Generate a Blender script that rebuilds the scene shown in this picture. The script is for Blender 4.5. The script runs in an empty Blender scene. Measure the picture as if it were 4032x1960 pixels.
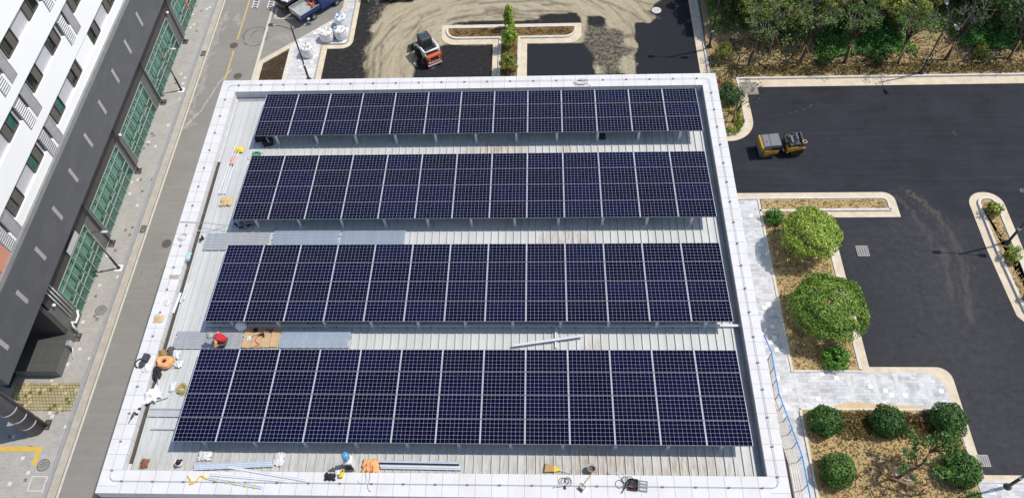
import bpy, bmesh, math, random
import numpy as np
from mathutils import Vector, Matrix
sc = bpy.context.scene
COL = sc.collection
R = math.radians
# ------------------------------------------------------------------ camera
CAM = Vector((13.9998, -10.1626, 43.3023)); PITCH, YAW, ROLL = 0.9712, -0.0896, -0.0790
FPX, WPX, HPX, PPX, PPY = 3104.966, 4032.0, 1960.0, -37.995, -33.512
def cam_axes():
    cp, sp = math.cos(PITCH), math.sin(PITCH); cy, sy = math.cos(YAW), math.sin(YAW); cr, sr = math.cos(ROLL), math.sin(ROLL)
    f = Vector((sy*cp, cy*cp, -sp)); r = Vector((cy, -sy, 0)); u = r.cross(f)
    return cr*r + sr*u, -sr*r + cr*u, f
RX, UX, FX = cam_axes()
cd = bpy.data.cameras.new('camera'); cam = bpy.data.objects.new('camera', cd); COL.objects.link(cam)
cd.sensor_width = 36.0; cd.sensor_fit = 'HORIZONTAL'; cd.lens = FPX/WPX*36.0
cd.shift_x = -PPX/WPX; cd.shift_y = PPY/WPX; cd.clip_end = 2000.0; cd.clip_start = 0.5
cam.matrix_world = Matrix(((RX.x, UX.x, -FX.x, CAM.x), (RX.y, UX.y, -FX.y, CAM.y), (RX.z, UX.z, -FX.z, CAM.z), (0, 0, 0, 1)))
sc.camera = cam
# ------------------------------------------------------------------ sky, sun, exposure
SUN_EL, SUN_AZ = R(59.0), R(14.0)                 # azimuth from +X towards +Y
world = bpy.data.worlds.new('World'); sc.world = world; world.use_nodes = True
wn = world.node_tree; wn.nodes.clear()
sky = wn.nodes.new('ShaderNodeTexSky'); sky.sky_type = 'NISHITA'; sky.sun_disc = False
sky.sun_elevation = SUN_EL; sky.sun_rotation = R(90) - SUN_AZ
bg = wn.nodes.new('ShaderNodeBackground'); bg.inputs[1].default_value = 0.15
wo = wn.nodes.new('ShaderNodeOutputWorld'); wn.links.new(sky.outputs[0], bg.inputs[0]); wn.links.new(bg.outputs[0], wo.inputs[0])
sl = bpy.data.lights.new('sun', 'SUN'); sl.energy = 3.8; sl.angle = R(0.5); sl.color = (1.0, 0.945, 0.87)
sun = bpy.data.objects.new('sun', sl); COL.objects.link(sun)
SV = Vector((math.cos(SUN_EL)*math.cos(SUN_AZ), math.cos(SUN_EL)*math.sin(SUN_AZ), math.sin(SUN_EL)))
sun.rotation_euler = (-SV).to_track_quat('-Z', 'Y').to_euler(); sun.location = (60, 15, 90)
sc.view_settings.view_transform = 'Standard'; sc.view_settings.look = 'None'
sc.view_settings.exposure = 0.06; sc.view_settings.gamma = 1.0
sc.cycles.max_bounces = 6; sc.cycles.transparent_max_bounces = 8

rng = np.random.default_rng(7); random.seed(7)
# ------------------------------------------------------------------ placing: a spot seen in the photograph -> real point at height z
def c0(c, r): return (1008*c, 980*r, 1.2778)
K = {'V1': (1080,0,7.576), 'V5': (1600,110,7.367), 'R00': c0(0,0), 'R10': c0(1,0), 'R20': c0(2,0), 'R30': c0(3,0), 'R01': c0(0,1), 'R11': c0(1,1), 'R21': c0(2,1), 'R31': c0(3,1),
     'T1': (880,0,3.9133), 'T2': (1440,0,3.68), 'T3': (2120,0,3.68), 'T4': (2720,0,3.477), 'T5': (3380,0,3.4785), 'T6': (2760,280,3.913),
     'L3': (0,900,2.504), 'L4': (0,1440,2.408), 'L5': (380,0,3.4775), 'C7': (860,280,2.7225), 'W': (540,1180,2.005), 'V': (520,1380,2.54),
     'F1': (1260,1780,4.233), 'F2': (2140,1800,3.4087), 'Q': (3400,1700,4.0759), 'F0': (300,1780,5.6)}
def P(k, x, y, z=0.0):
    ox, oy, s = K[k]; px = ox+x/s; py = oy+y/s
    d = FX + (px-WPX/2-PPX)/FPX*RX - (py-HPX/2-PPY)/FPX*UX
    return CAM + d*((z-CAM.z)/d.z)
def P2(k, pts, z=0.0): return [P(k, x, y, z).xy for x, y in pts]
ROOF, COP = 14.15, 14.50

# ------------------------------------------------------------------ materials
MATS = {}
def nt(name):
    m = bpy.data.materials.new(name); m.use_nodes = True; t = m.node_tree; t.nodes.clear()
    o = t.nodes.new('ShaderNodeOutputMaterial'); b = t.nodes.new('ShaderNodeBsdfPrincipled'); t.links.new(b.outputs[0], o.inputs[0])
    return m, t, b, o
def N(t, typ, **kw):
    n = t.nodes.new(typ)
    for k, v in kw.items(): setattr(n, k, v)
    return n
def L(t, a, b): t.links.new(a, b)
def coords(t, which='Object', scale=None):
    tc = N(t, 'ShaderNodeTexCoord'); s = tc.outputs[which]
    if scale is not None:
        mp = N(t, 'ShaderNodeMapping'); mp.inputs['Scale'].default_value = scale; L(t, s, mp.inputs[0]); s = mp.outputs[0]
    return s
def noise(t, vec, scale, detail=4, rough=0.55):
    n = N(t, 'ShaderNodeTexNoise'); n.inputs['Scale'].default_value = scale; n.inputs['Detail'].default_value = detail; n.inputs['Roughness'].default_value = rough
    L(t, vec, n.inputs['Vector']); return n.outputs['Fac']
def ramp(t, fac, stops):
    r = N(t, 'ShaderNodeValToRGB'); e = r.color_ramp.elements
    while len(e) > 1: e.remove(e[-1])
    for i, (p, c) in enumerate(stops):
        x = e[0] if i == 0 else e.new(p)
        x.position = p; x.color = (c[0], c[1], c[2], 1) if hasattr(c, '__len__') else (c, c, c, 1)
    L(t, fac, r.inputs[0]); return r.outputs[0]
def mixc(t, fac, a, b):
    m = N(t, 'ShaderNodeMix', data_type='RGBA'); 
    for s, v in ((m.inputs[0], fac), (m.inputs[6], a), (m.inputs[7], b)):
        if hasattr(v, 'is_linked') or hasattr(v, 'links'): L(t, v, s)
        elif isinstance(v, (int, float)): s.default_value = v
        else: s.default_value = (v[0], v[1], v[2], 1)
    return m.outputs[2]
def math_(t, op, a, b=None, c=None):
    m = N(t, 'ShaderNodeMath', operation=op)
    for i, v in enumerate((a, b, c)):
        if v is None: continue
        if hasattr(v, 'links'): L(t, v, m.inputs[i])
        else: m.inputs[i].default_value = v
    return m.outputs[0]
def bumpn(t, b, h, strength=0.3, dist=0.02):
    n = N(t, 'ShaderNodeBump'); n.inputs['Strength'].default_value = strength; n.inputs['Distance'].default_value = dist
    L(t, h, n.inputs['Height']); L(t, n.outputs[0], b.inputs['Normal'])
def plain(name, col, rough=0.6, metal=0.0, var=0.18, scale=4.0, bump=0.0, bscale=60.0, spec=0.5, col2=None):
    """uneven painted / worn surface: two tones mixed by noise of two sizes"""
    if name in MATS: return MATS[name]
    m, t, b, o = nt(name); v = coords(t)
    n1 = noise(t, v, scale, 6, 0.6); n2 = noise(t, v, scale*9, 3)
    f = math_(t, 'MULTIPLY_ADD', n2, 0.45, math_(t, 'MULTIPLY', n1, 0.75))
    f = math_(t, 'SUBTRACT', f, 0.1)
    a = col2 if col2 else [c*(1-var) for c in col]
    L(t, ramp(t, f, [(0.3, a), (0.7, [min(1, c*(1+var*0.6)) for c in col])]), b.inputs['Base Color'])
    b.inputs['Roughness'].default_value = rough; b.inputs['Metallic'].default_value = metal
    b.inputs['Specular IOR Level'].default_value = spec
    if bump: bumpn(t, b, noise(t, v, bscale, 3), bump)
    MATS[name] = m; return m

def m_coping(axis):
    nm = 'granite_coping_'+axis
    if nm in MATS: return MATS[nm]
    m, t, b, o = nt(nm); v = coords(t)
    sx = N(t, 'ShaderNodeSeparateXYZ'); L(t, v, sx.inputs[0])
    c = sx.outputs[0 if axis == 'x' else 1]
    fr = math_(t, 'FRACT', math_(t, 'DIVIDE', c, 0.602))
    j = math_(t, 'LESS_THAN', math_(t, 'ABSOLUTE', math_(t, 'SUBTRACT', fr, 0.5)), 0.019)
    slab = N(t, 'ShaderNodeTexWhiteNoise', noise_dimensions='1D'); L(t, math_(t, 'FLOOR', math_(t, 'ADD', math_(t, 'DIVIDE', c, 0.602), 0.5)), slab.inputs['W'])
    sp = noise(t, v, 38, 3, 0.8); big = noise(t, v, 1.3, 5)
    base = ramp(t, sp, [(0.3, (0.46, 0.452, 0.437)), (0.5, (0.665, 0.658, 0.645)), (0.72, (0.75, 0.745, 0.735))])
    base = mixc(t, math_(t, 'MULTIPLY', slab.outputs[0], 0.28), base, (0.56, 0.55, 0.54))
    base = mixc(t, ramp(t, big, [(0.45, 0.0), (0.75, 0.5)]), base, (0.52, 0.49, 0.45))
    base = mixc(t, math_(t, 'MULTIPLY', j, 0.52), base, (0.20, 0.20, 0.20))
    L(t, base, b.inputs['Base Color']); b.inputs['Roughness'].default_value = 0.75
    MATS[nm] = m; return m

def m_roof():
    m, t, b, o = nt('ribbed_sheet_metal'); v = coords(t)
    sx = N(t, 'ShaderNodeSeparateXYZ'); L(t, v, sx.inputs[0])
    strip = N(t, 'ShaderNodeTexWhiteNoise', noise_dimensions='1D'); L(t, math_(t, 'FLOOR', math_(t, 'DIVIDE', math_(t, 'ADD', sx.outputs[0], 1.75), 0.3333)), strip.inputs['W'])
    n1 = noise(t, v, 0.9, 6, 0.65); n2 = noise(t, v, 26, 3)
    base = mixc(t, strip.outputs[0], (0.545, 0.555, 0.54), (0.485, 0.495, 0.485))
    base = mixc(t, ramp(t, n1, [(0.45, 0.0), (0.75, 0.45)]), base, (0.40, 0.40, 0.375))
    # streaks of dirt drying along the ribs, dirtiest towards the front gutter
    mp = N(t, 'ShaderNodeMapping'); mp.inputs['Scale'].default_value = (9.0, 1.1, 1.0); L(t, v, mp.inputs[0])
    st = noise(t, mp.outputs[0], 1.0, 7, 0.75)
    front = N(t, 'ShaderNodeMapRange'); front.inputs[1].default_value = 0.5; front.inputs[2].default_value = -0.9; L(t, sx.outputs[1], front.inputs[0])
    d = math_(t, 'MULTIPLY', ramp(t, st, [(0.43, 0.0), (0.62, 1.0)]), front.outputs[0])
    base = mixc(t, math_(t, 'MULTIPLY', d, 0.8), base, (0.23, 0.20, 0.155))
    base = mixc(t, math_(t, 'MULTIPLY', front.outputs[0], 0.30), base, (0.42, 0.40, 0.345))
    # rust runs in a few places
    def spot(cx, cy, rx, ry):
        ax = math_(t, 'DIVIDE', math_(t, 'SUBTRACT', sx.outputs[0], cx), rx); ay = math_(t, 'DIVIDE', math_(t, 'SUBTRACT', sx.outputs[1], cy), ry)
        dd = math_(t, 'ADD', math_(t, 'MULTIPLY', ax, ax), math_(t, 'MULTIPLY', ay, ay))
        r = N(t, 'ShaderNodeMapRange'); r.inputs[1].default_value = 1.0; r.inputs[2].default_value = 0.0; L(t, dd, r.inputs[0]); return r.outputs[0]
    mp2 = N(t, 'ShaderNodeMapping'); mp2.inputs['Scale'].default_value = (13.0, 1.5, 1.0); mp2.inputs['Location'].default_value = (3, 1, 0); L(t, v, mp2.inputs[0])
    st2 = ramp(t, noise(t, mp2.outputs[0], 1.0, 6, 0.7), [(0.46, 0.0), (0.62, 1.0)])
    rust = None
    for s in ((11.9, 14.6, 1.9, 1.1), (15.2, 14.6, 0.5, 0.9), (14.9, 9.4, 1.3, 1.0), (16.0, 4.2, 0.5, 0.7), (15.6, -0.6, 2.6, 0.9), (19.4, -0.5, 1.6, 0.6)):
        q = spot(*s); rust = q if rust is None else math_(t, 'MAXIMUM', rust, q)
    base = mixc(t, math_(t, 'MULTIPLY', math_(t, 'POWER', math_(t, 'MULTIPLY', rust, st2), 0.6), 0.75), base, (0.27, 0.165, 0.075))
    L(t, base, b.inputs['Base Color']); b.inputs['Roughness'].default_value = 0.5; b.inputs['Metallic'].default_value = 0.0
    MATS['roof'] = m; return m

def m_pv():
    m, t, b, o = nt('pv_cells'); uv = N(t, 'ShaderNodeUVMap'); s = N(t, 'ShaderNodeSeparateXYZ'); L(t, uv.outputs[0], s.inputs[0])
    # uv in metres from the glass corner; cells 159 x 160 mm
    fx = math_(t, 'FRACT', math_(t, 'DIVIDE', s.outputs[0], 0.1610)); fy = math_(t, 'FRACT', math_(t, 'DIVIDE', s.outputs[1], 0.1602))
    dx = math_(t, 'SUBTRACT', 0.5, math_(t, 'ABSOLUTE', math_(t, 'SUBTRACT', fx, 0.5))); dy = math_(t, 'SUBTRACT', 0.5, math_(t, 'ABSOLUTE', math_(t, 'SUBTRACT', fy, 0.5)))
    lx = math_(t, 'LESS_THAN', dx, 0.0115); ly = math_(t, 'LESS_THAN', dy, 0.0125)
    dia = math_(t, 'LESS_THAN', math_(t, 'ADD', dx, dy), 0.075)
    line = math_(t, 'MAXIMUM', math_(t, 'MAXIMUM', lx, ly), dia)
    ex = math_(t, 'GREATER_THAN', math_(t, 'ABSOLUTE', math_(t, 'SUBTRACT', s.outputs[0], 0.805)), 0.809); ey = math_(t, 'GREATER_THAN', math_(t, 'ABSOLUTE', math_(t, 'SUBTRACT', s.outputs[1], 0.4806)), 0.4846)
    line = math_(t, 'MAXIMUM', line, math_(t, 'MAXIMUM', ex, ey))
    cell = N(t, 'ShaderNodeTexWhiteNoise', noise_dimensions='2D')
    cv = N(t, 'ShaderNodeCombineXYZ'); L(t, math_(t, 'FLOOR', math_(t, 'DIVIDE', s.outputs[0], 0.161)), cv.inputs[0]); L(t, math_(t, 'FLOOR', math_(t, 'DIVIDE', s.outputs[1], 0.1602)), cv.inputs[1])
    oi = N(t, 'ShaderNodeObjectInfo'); ad = N(t, 'ShaderNodeVectorMath', operation='ADD'); L(t, cv.outputs[0], ad.inputs[0]); L(t, oi.outputs['Random'], ad.inputs[1]); L(t, ad.outputs[0], cell.inputs['Vector'])
    cc = mixc(t, cell.outputs[0], (0.0018, 0.0018, 0.013), (0.0028, 0.0030, 0.023))
    cc = mixc(t, math_(t, 'MULTIPLY', math_(t, 'POWER', oi.outputs['Random'], 2.0), 0.8), cc, (0.0030, 0.0040, 0.033))
    base = mixc(t, line, cc, (0.46, 0.50, 0.53))
    L(t, base, b.inputs['Base Color']); b.inputs['Roughness'].default_value = 0.25; b.inputs['Specular IOR Level'].default_value = 0.04
    MATS['pv'] = m; return m

def m_pavers(name, c1, c2, bw, bh, white, brown, joint=(0.2, 0.2, 0.19), mot=0.35, cell=0.2, pw=0.965, pb=0.03, jw=0.012):
    m, t, b, o = nt(name); v = coords(t)
    br = N(t, 'ShaderNodeTexBrick'); br.inputs['Color1'].default_value = (*c1, 1); br.inputs['Color2'].default_value = (*c2, 1); br.inputs['Mortar'].default_value = (*joint, 1)
    br.inputs['Scale'].default_value = 1.0; br.inputs['Brick Width'].default_value = bw; br.inputs['Row Height'].default_value = bh; br.inputs['Mortar Size'].default_value = jw
    br.inputs['Bias'].default_value = 0.0; L(t, v, br.inputs['Vector'])
    base = br.outputs['Color']
    n1 = noise(t, v, 1.1, 6, 0.7)
    base = mixc(t, ramp(t, n1, [(0.42, 0.0), (0.72, mot)]), base, [min(1, x*1.35) for x in c2])
    n2 = noise(t, v, 14, 3); base = mixc(t, ramp(t, n2, [(0.4, 0.0), (0.7, 0.2)]), base, [x*0.6 for x in c1])
    fl = N(t, 'ShaderNodeVectorMath', operation='FLOOR'); sc_ = N(t, 'ShaderNodeVectorMath', operation='SCALE'); sc_.inputs['Scale'].default_value = 1.0/cell
    L(t, v, sc_.inputs[0]); L(t, sc_.outputs[0], fl.inputs[0])
    sp = N(t, 'ShaderNodeSeparateXYZ'); L(t, fl.outputs[0], sp.inputs[0]); cb = N(t, 'ShaderNodeCombineXYZ'); L(t, sp.outputs[0], cb.inputs[0]); L(t, sp.outputs[1], cb.inputs[1])
    wn_ = N(t, 'ShaderNodeTexWhiteNoise', noise_dimensions='2D'); L(t, cb.outputs[0], wn_.inputs['Vector'])
    if white: base = mixc(t, math_(t, 'GREATER_THAN', wn_.outputs[0], pw), base, white)
    if brown: base = mixc(t, math_(t, 'LESS_THAN', wn_.outputs[0], pb), base, brown)
    L(t, base, b.inputs['Base Color']); b.inputs['Roughness'].default_value = 0.85; b.inputs['Specular IOR Level'].default_value = 0.25
    bumpn(t, b, br.outputs['Fac'], -0.3, 0.01)
    MATS[name] = m; return m

def m_asphalt(name, dark, light, dust=(0.155, 0.125, 0.09), attr='dust', rough=0.8):
    m, t, b, o = nt(name); v = coords(t)
    n1 = noise(t, v, 0.3, 8, 0.72); n2 = noise(t, v, 11, 6, 0.9); n3 = noise(t, coords(t, scale=(0.12, 2.2, 1)), 1.6, 5)
    f = math_(t, 'ADD', math_(t, 'MULTIPLY', n1, 0.42), math_(t, 'ADD', math_(t, 'MULTIPLY', n2, 0.55), math_(t, 'MULTIPLY', n3, 0.22)))
    base = ramp(t, f, [(0.42, dark), (0.78, light)])
    if attr:
        a = N(t, 'ShaderNodeAttribute', attribute_name=attr)
        sp = N(t, 'ShaderNodeSeparateColor'); L(t, a.outputs['Color'], sp.inputs[0])
        nn = noise(t, v, 5.5 if name == 'new_asphalt' else 4.0, 9, 0.85)
        k = ramp(t, math_(t, 'ADD', sp.outputs[0], math_(t, 'MULTIPLY', math_(t, 'SUBTRACT', nn, 0.5), 0.9 if name == 'new_asphalt' else 1.5)), [(0.34 if name == 'new_asphalt' else 0.40, 0.0), (0.90 if name == 'new_asphalt' else 0.80, 0.75)])
        base = mixc(t, k, base, dust)
        k2 = ramp(t, math_(t, 'ADD', sp.outputs[1], math_(t, 'MULTIPLY', math_(t, 'SUBTRACT', nn, 0.5), 0.5)), [(0.35, 0.0), (0.6, 0.9)])
        base = mixc(t, k2, base, [x*0.45 for x in dark])
        if name == 'new_asphalt': base = mixc(t, math_(t, 'MULTIPLY', sp.outputs[2], ramp(t, noise(t, v, 2.2, 8, 0.8), [(0.35, 0.15), (0.65, 0.75)])), base, (0.062, 0.061, 0.063))
    L(t, base, b.inputs['Base Color']); b.inputs['Roughness'].default_value = rough; b.inputs['Specular IOR Level'].default_value = 0.15
    bumpn(t, b, n2, 0.35, 0.01); MATS[name] = m; return m

def m_yard():
    m, t, b, o = nt('graded_yard'); v = coords(t)
    a = N(t, 'ShaderNodeAttribute', attribute_name='mask'); sp = N(t, 'ShaderNodeSeparateColor'); L(t, a.outputs['Color'], sp.inputs[0])
    nA = noise(t, v, 3.2, 8, 0.78); nB = noise(t, v, 19, 4, 0.75); nC = noise(t, v, 0.5, 5)
    sand = ramp(t, math_(t, 'ADD', math_(t, 'MULTIPLY', nA, 0.55), math_(t, 'MULTIPLY', nB, 0.5)), [(0.35, (0.20, 0.165, 0.105)), (0.52, (0.36, 0.31, 0.21)), (0.72, (0.50, 0.445, 0.33))])
    sand = mixc(t, ramp(t, nC, [(0.4, 0.0), (0.7, 0.4)]), sand, (0.43, 0.37, 0.26))
    dark = ramp(t, math_(t, 'ADD', math_(t, 'MULTIPLY', nA, 0.6), math_(t, 'MULTIPLY', nB, 0.4)), [(0.38, (0.010, 0.010, 0.011)), (0.56, (0.027, 0.026, 0.026)), (0.70, (0.10, 0.087, 0.068))])
    fresh = ramp(t, nB, [(0.35, (0.013, 0.014, 0.019)), (0.7, (0.028, 0.029, 0.036))])
    dk = mixc(t, sp.outputs[2], dark, fresh)
    pert = math_(t, 'MULTIPLY', math_(t, 'SUBTRACT', math_(t, 'ADD', math_(t, 'MULTIPLY', nA, 0.5), math_(t, 'MULTIPLY', nB, 0.5)), 0.5), 2.1)
    pert = math_(t, 'MULTIPLY', pert, math_(t, 'SUBTRACT', 1.0, math_(t, 'MULTIPLY', sp.outputs[2], 0.85)))
    k = ramp(t, math_(t, 'ADD', sp.outputs[0], pert), [(0.30, 0.0), (0.72, 1.0)])
    base = mixc(t, k, dk, sand)
    tr = ramp(t, math_(t, 'ADD', sp.outputs[1], math_(t, 'MULTIPLY', math_(t, 'SUBTRACT', nA, 0.5), 1.7)), [(0.25, 0.0), (0.85, 0.8)])
    base = mixc(t, tr, base, (0.10, 0.085, 0.065))
    pc = N(t, 'ShaderNodeVectorMath', operation='SUBTRACT'); L(t, v, pc.inputs[0]); pc.inputs[1].default_value = (9.5, 35.0, 0); ps = N(t, 'ShaderNodeSeparateXYZ'); L(t, pc.outputs[0], ps.inputs[0])
    rad = math_(t, 'SQRT', math_(t, 'ADD', math_(t, 'MULTIPLY', ps.outputs[0], ps.outputs[0]), math_(t, 'MULTIPLY', ps.outputs[1], ps.outputs[1]))); th = math_(t, 'ARCTAN2', ps.outputs[0], ps.outputs[1])
    pv = N(t, 'ShaderNodeCombineXYZ'); L(t, math_(t, 'MULTIPLY', rad, 1.5), pv.inputs[0]); L(t, math_(t, 'MULTIPLY', th, 1.8), pv.inputs[1])
    pn = noise(t, pv.outputs[0], 1.6, 9, 0.72)
    base = mixc(t, math_(t, 'MULTIPLY', k, ramp(t, pn, [(0.50, 0.0), (0.66, 0.75)])), base, (0.13, 0.11, 0.08))
    base = mixc(t, math_(t, 'MULTIPLY', k, ramp(t, pn, [(0.30, 0.5), (0.44, 0.0)])), base, (0.56, 0.50, 0.37))
    L(t, base, b.inputs['Base Color']); b.inputs['Roughness'].default_value = 0.9; b.inputs['Specular IOR Level'].default_value = 0.2
    bumpn(t, b, math_(t, 'ADD', nA, nB), 0.6, 0.05); MATS['yard'] = m; return m

def m_dry_grass(name='dry_grass', tones=((0.19, 0.13, 0.055), (0.43, 0.32, 0.155), (0.60, 0.48, 0.27)), green=(0.10, 0.105, 0.03), g=0.35):
    m, t, b, o = nt(name); v = coords(t)
    n1 = noise(t, v, 8.0, 7, 0.8); n2 = noise(t, v, 27, 3, 0.7); n3 = noise(t, v, 0.8, 5, 0.6)
    f = math_(t, 'ADD', math_(t, 'MULTIPLY', n1, 0.6), math_(t, 'MULTIPLY', n2, 0.45))
    base = ramp(t, f, [(0.36, tones[0]), (0.53, tones[1]), (0.72, tones[2])])
    base = mixc(t, ramp(t, math_(t, 'ADD', math_(t, 'MULTIPLY', n3, 0.7), math_(t, 'MULTIPLY', n1, 0.35)), [(0.55, 0.0), (0.70, g)]), base, green)
    L(t, base, b.inputs['Base Color']); b.inputs['Roughness'].default_value = 0.95; b.inputs['Specular IOR Level'].default_value = 0.1
    bumpn(t, b, f, 0.8, 0.05); MATS[name] = m; return m

def m_leaf(name, tones, trans=0.3):
    m, t, b, o = nt(name)
    g = N(t, 'ShaderNodeNewGeometry'); v = coords(t)
    oi = N(t, 'ShaderNodeObjectInfo'); f = math_(t, 'ADD', math_(t, 'MULTIPLY', g.outputs['Random Per Island'], 0.6), math_(t, 'MULTIPLY_ADD', oi.outputs['Random'], 0.28, math_(t, 'MULTIPLY_ADD', noise(t, v, 1.7, 4), 0.6, -0.19)))
    c = ramp(t, f, [(0.15, tones[0]), (0.5, tones[1]), (0.9, tones[2])])
    L(t, c, b.inputs['Base Color']); b.inputs['Roughness'].default_value = 0.5; b.inputs['Specular IOR Level'].default_value = 0.35
    tr = N(t, 'ShaderNodeBsdfTranslucent'); L(t, c, tr.inputs[0]); mx = N(t, 'ShaderNodeMixShader'); mx.inputs[0].default_value = trans
    L(t, b.outputs[0], mx.inputs[1]); L(t, tr.outputs[0], mx.inputs[2]); L(t, mx.outputs[0], o.inputs[0])
    MATS[name] = m; return m

def m_wall_stone():
    m, t, b, o = nt('dark_stone_cladding'); v = coords(t)
    mp = N(t, 'ShaderNodeMapping'); mp.inputs['Rotation'].default_value = (R(90), 0, R(90)); L(t, v, mp.inputs[0])
    s = N(t, 'ShaderNodeSeparateXYZ'); L(t, v, s.inputs[0]); cb = N(t, 'ShaderNodeCombineXYZ'); L(t, s.outputs[1], cb.inputs[0]); L(t, s.outputs[2], cb.inputs[1]); L(t, s.outputs[0], cb.inputs[2])
    br = N(t, 'ShaderNodeTexBrick'); br.inputs['Color1'].default_value = (0.095, 0.098, 0.107, 1); br.inputs['Color2'].default_value = (0.118, 0.121, 0.130, 1); br.inputs['Mortar'].default_value = (0.075, 0.077, 0.083, 1)
    br.inputs['Scale'].default_value = 1.0; br.inputs['Brick Width'].default_value = 0.95; br.inputs['Row Height'].default_value = 0.55; br.inputs['Mortar Size'].default_value = 0.006
    L(t, cb.outputs[0], br.inputs['Vector'])
    n1 = noise(t, cb.outputs[0], 0.6, 6, 0.65); n2 = noise(t, cb.outputs[0], 45, 2)
    base = mixc(t, ramp(t, n1, [(0.35, 0.0), (0.7, 0.5)]), br.outputs['Color'], (0.088, 0.092, 0.104))
    base = mixc(t, ramp(t, n2, [(0.4, 0.0), (0.65, 0.25)]), base, (0.13, 0.13, 0.135))
    L(t, base, b.inputs['Base Color']); b.inputs['Roughness'].default_value = 0.55
    MATS['stone'] = m; return m

def m_glass():
    m, t, b, o = nt('green_glass'); v = coords(t)
    n1 = noise(t, v, 0.7, 4)
    L(t, ramp(t, n1, [(0.35, (0.06, 0.17, 0.125)), (0.7, (0.15, 0.28, 0.235))]), b.inputs['Base Color'])
    b.inputs['Roughness'].default_value = 0.06; b.inputs['Specular IOR Level'].default_value = 0.6
    tr = N(t, 'ShaderNodeBsdfTransparent'); tr.inputs[0].default_value = (0.86, 0.955, 0.92, 1); mx = N(t, 'ShaderNodeMixShader'); mx.inputs[0].default_value = 0.74
    L(t, b.outputs[0], mx.inputs[1]); L(t, tr.outputs[0], mx.inputs[2]); L(t, mx.outputs[0], o.inputs[0])
    MATS['green_glass'] = m; return m

M_cx, M_cy = m_coping('x'), m_coping('y')
M_roof = m_roof(); M_pv = m_pv(); M_yard = m_yard(); M_stone = m_wall_stone(); M_gglass = m_glass()
M_side = m_pavers('sidewalk_pavers', (0.36, 0.348, 0.318), (0.42, 0.40, 0.365), 0.23, 0.115, (0.60, 0.58, 0.52), (0.20, 0.17, 0.14), (0.21, 0.20, 0.185), 0.3, 0.21, 0.972, 0.022, 0.008)
M_pav = m_pavers('pale_walkway_pavers', (0.37, 0.378, 0.39), (0.57, 0.57, 0.575), 0.40, 0.2, (0.74, 0.74, 0.72), None, (0.30, 0.30, 0.30), 0.75, 0.26, 0.945, 0.0, 0.008)
M_asph = m_asphalt('new_asphalt', (0.0105, 0.011, 0.0145), (0.041, 0.043, 0.054))
M_lane = m_asphalt('old_lane_surface', (0.19, 0.182, 0.162), (0.285, 0.275, 0.25), (0.52, 0.485, 0.45), 'dust', 0.85)
M_dry = m_dry_grass(); M_wood_soil = m_dry_grass('wood_floor', ((0.15, 0.10, 0.05), (0.36, 0.265, 0.14), (0.54, 0.42, 0.25)), (0.11, 0.13, 0.035), 0.5)
M_brownbed = m_dry_grass('brown_bed', ((0.09, 0.05, 0.02), (0.22, 0.13, 0.055), (0.36, 0.25, 0.12)), (0.16, 0.11, 0.04), 0.3)
M_soil = m_dry_grass('dark_wet_soil', ((0.018, 0.014, 0.011), (0.05, 0.035, 0.022), (0.12, 0.075, 0.04)), (0.26, 0.22, 0.17), 0.35)
M_kerb = plain('kerb_granite', (0.60, 0.565, 0.51), 0.8, 0, 0.22, 2.5)
M_gutter = plain('gutter_concrete', (0.58, 0.50, 0.375), 0.85, 0, 0.30, 1.6, col2=(0.47, 0.40, 0.29))
M_gutter2 = plain('side_gutter_concrete', (0.42, 0.385, 0.325), 0.85, 0, 0.2, 1.6)
M_greykerb = plain('grey_kerb', (0.30, 0.305, 0.31), 0.85, 0, 0.2, 3)
M_cream = plain('cream_line', (0.56, 0.525, 0.44), 0.8, 0, 0.2, 5)
M_yellow = plain('road_yellow', (0.53, 0.38, 0.13), 0.8, 0, 0.3, 4)
M_conc = plain('concrete', (0.36, 0.35, 0.32), 0.85, 0, 0.2, 2)
M_white = plain('white_wall', (0.88, 0.88, 0.865), 0.7, 0, 0.03, 0.6)
M_wgrey = plain('pale_grey_panel', (0.50, 0.50, 0.515), 0.6, 0, 0.08, 3)
M_galv = plain('galvanised_steel', (0.60, 0.615, 0.63), 0.45, 0.05, 0.15, 8)
M_alu = plain('mill_aluminium', (0.68, 0.70, 0.74), 0.4, 0.05, 0.12, 6)
M_alub = plain('bluish_aluminium', (0.52, 0.59, 0.68), 0.4, 0.05, 0.15, 6)
M_pframe = plain('grey_panel_frame', (0.13, 0.135, 0.14), 0.45, 0.1, 0.1)
M_bandst = plain('pale_band_stone', (0.56, 0.565, 0.56), 0.8, 0, 0.18, 3)
M_frame = plain('dark_panel_edge', (0.03, 0.03, 0.035), 0.4)
M_wframe = plain('panel_border', (0.66, 0.68, 0.69), 0.35, 0.2, 0.08)
M_black = plain('black_rubber', (0.018, 0.018, 0.019), 0.7, 0, 0.3)
M_dkmetal = plain('dark_painted_metal', (0.035, 0.034, 0.036), 0.4, 0, 0.25)
M_bronze = plain('bronze_frame', (0.13, 0.115, 0.10), 0.45, 0.3)
M_dglass = plain('dark_window_glass', (0.016, 0.028, 0.025), 0.06, 0, 0.4, 1.5, spec=0.8)
M_screen = plain('insect_screen', (0.115, 0.105, 0.095), 0.7, 0, 0.12, 2)
M_mull = plain('pale_mullion', (0.30, 0.37, 0.33), 0.45)
M_pier = plain('grey_pier', (0.125, 0.13, 0.125), 0.5, 0, 0.2, 1.5)
M_spand = plain('spandrel_shade_stone', (0.062, 0.056, 0.058), 0.5, 0, 0.2, 1.5)  # stone tone with the overhang's shade mixed in; reused for recess and joints
M_bark = plain('bark', (0.085, 0.06, 0.042), 0.9, 0, 0.4, 9)
M_twig = plain('grey_bark', (0.22, 0.20, 0.165), 0.9, 0, 0.3, 9)
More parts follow.
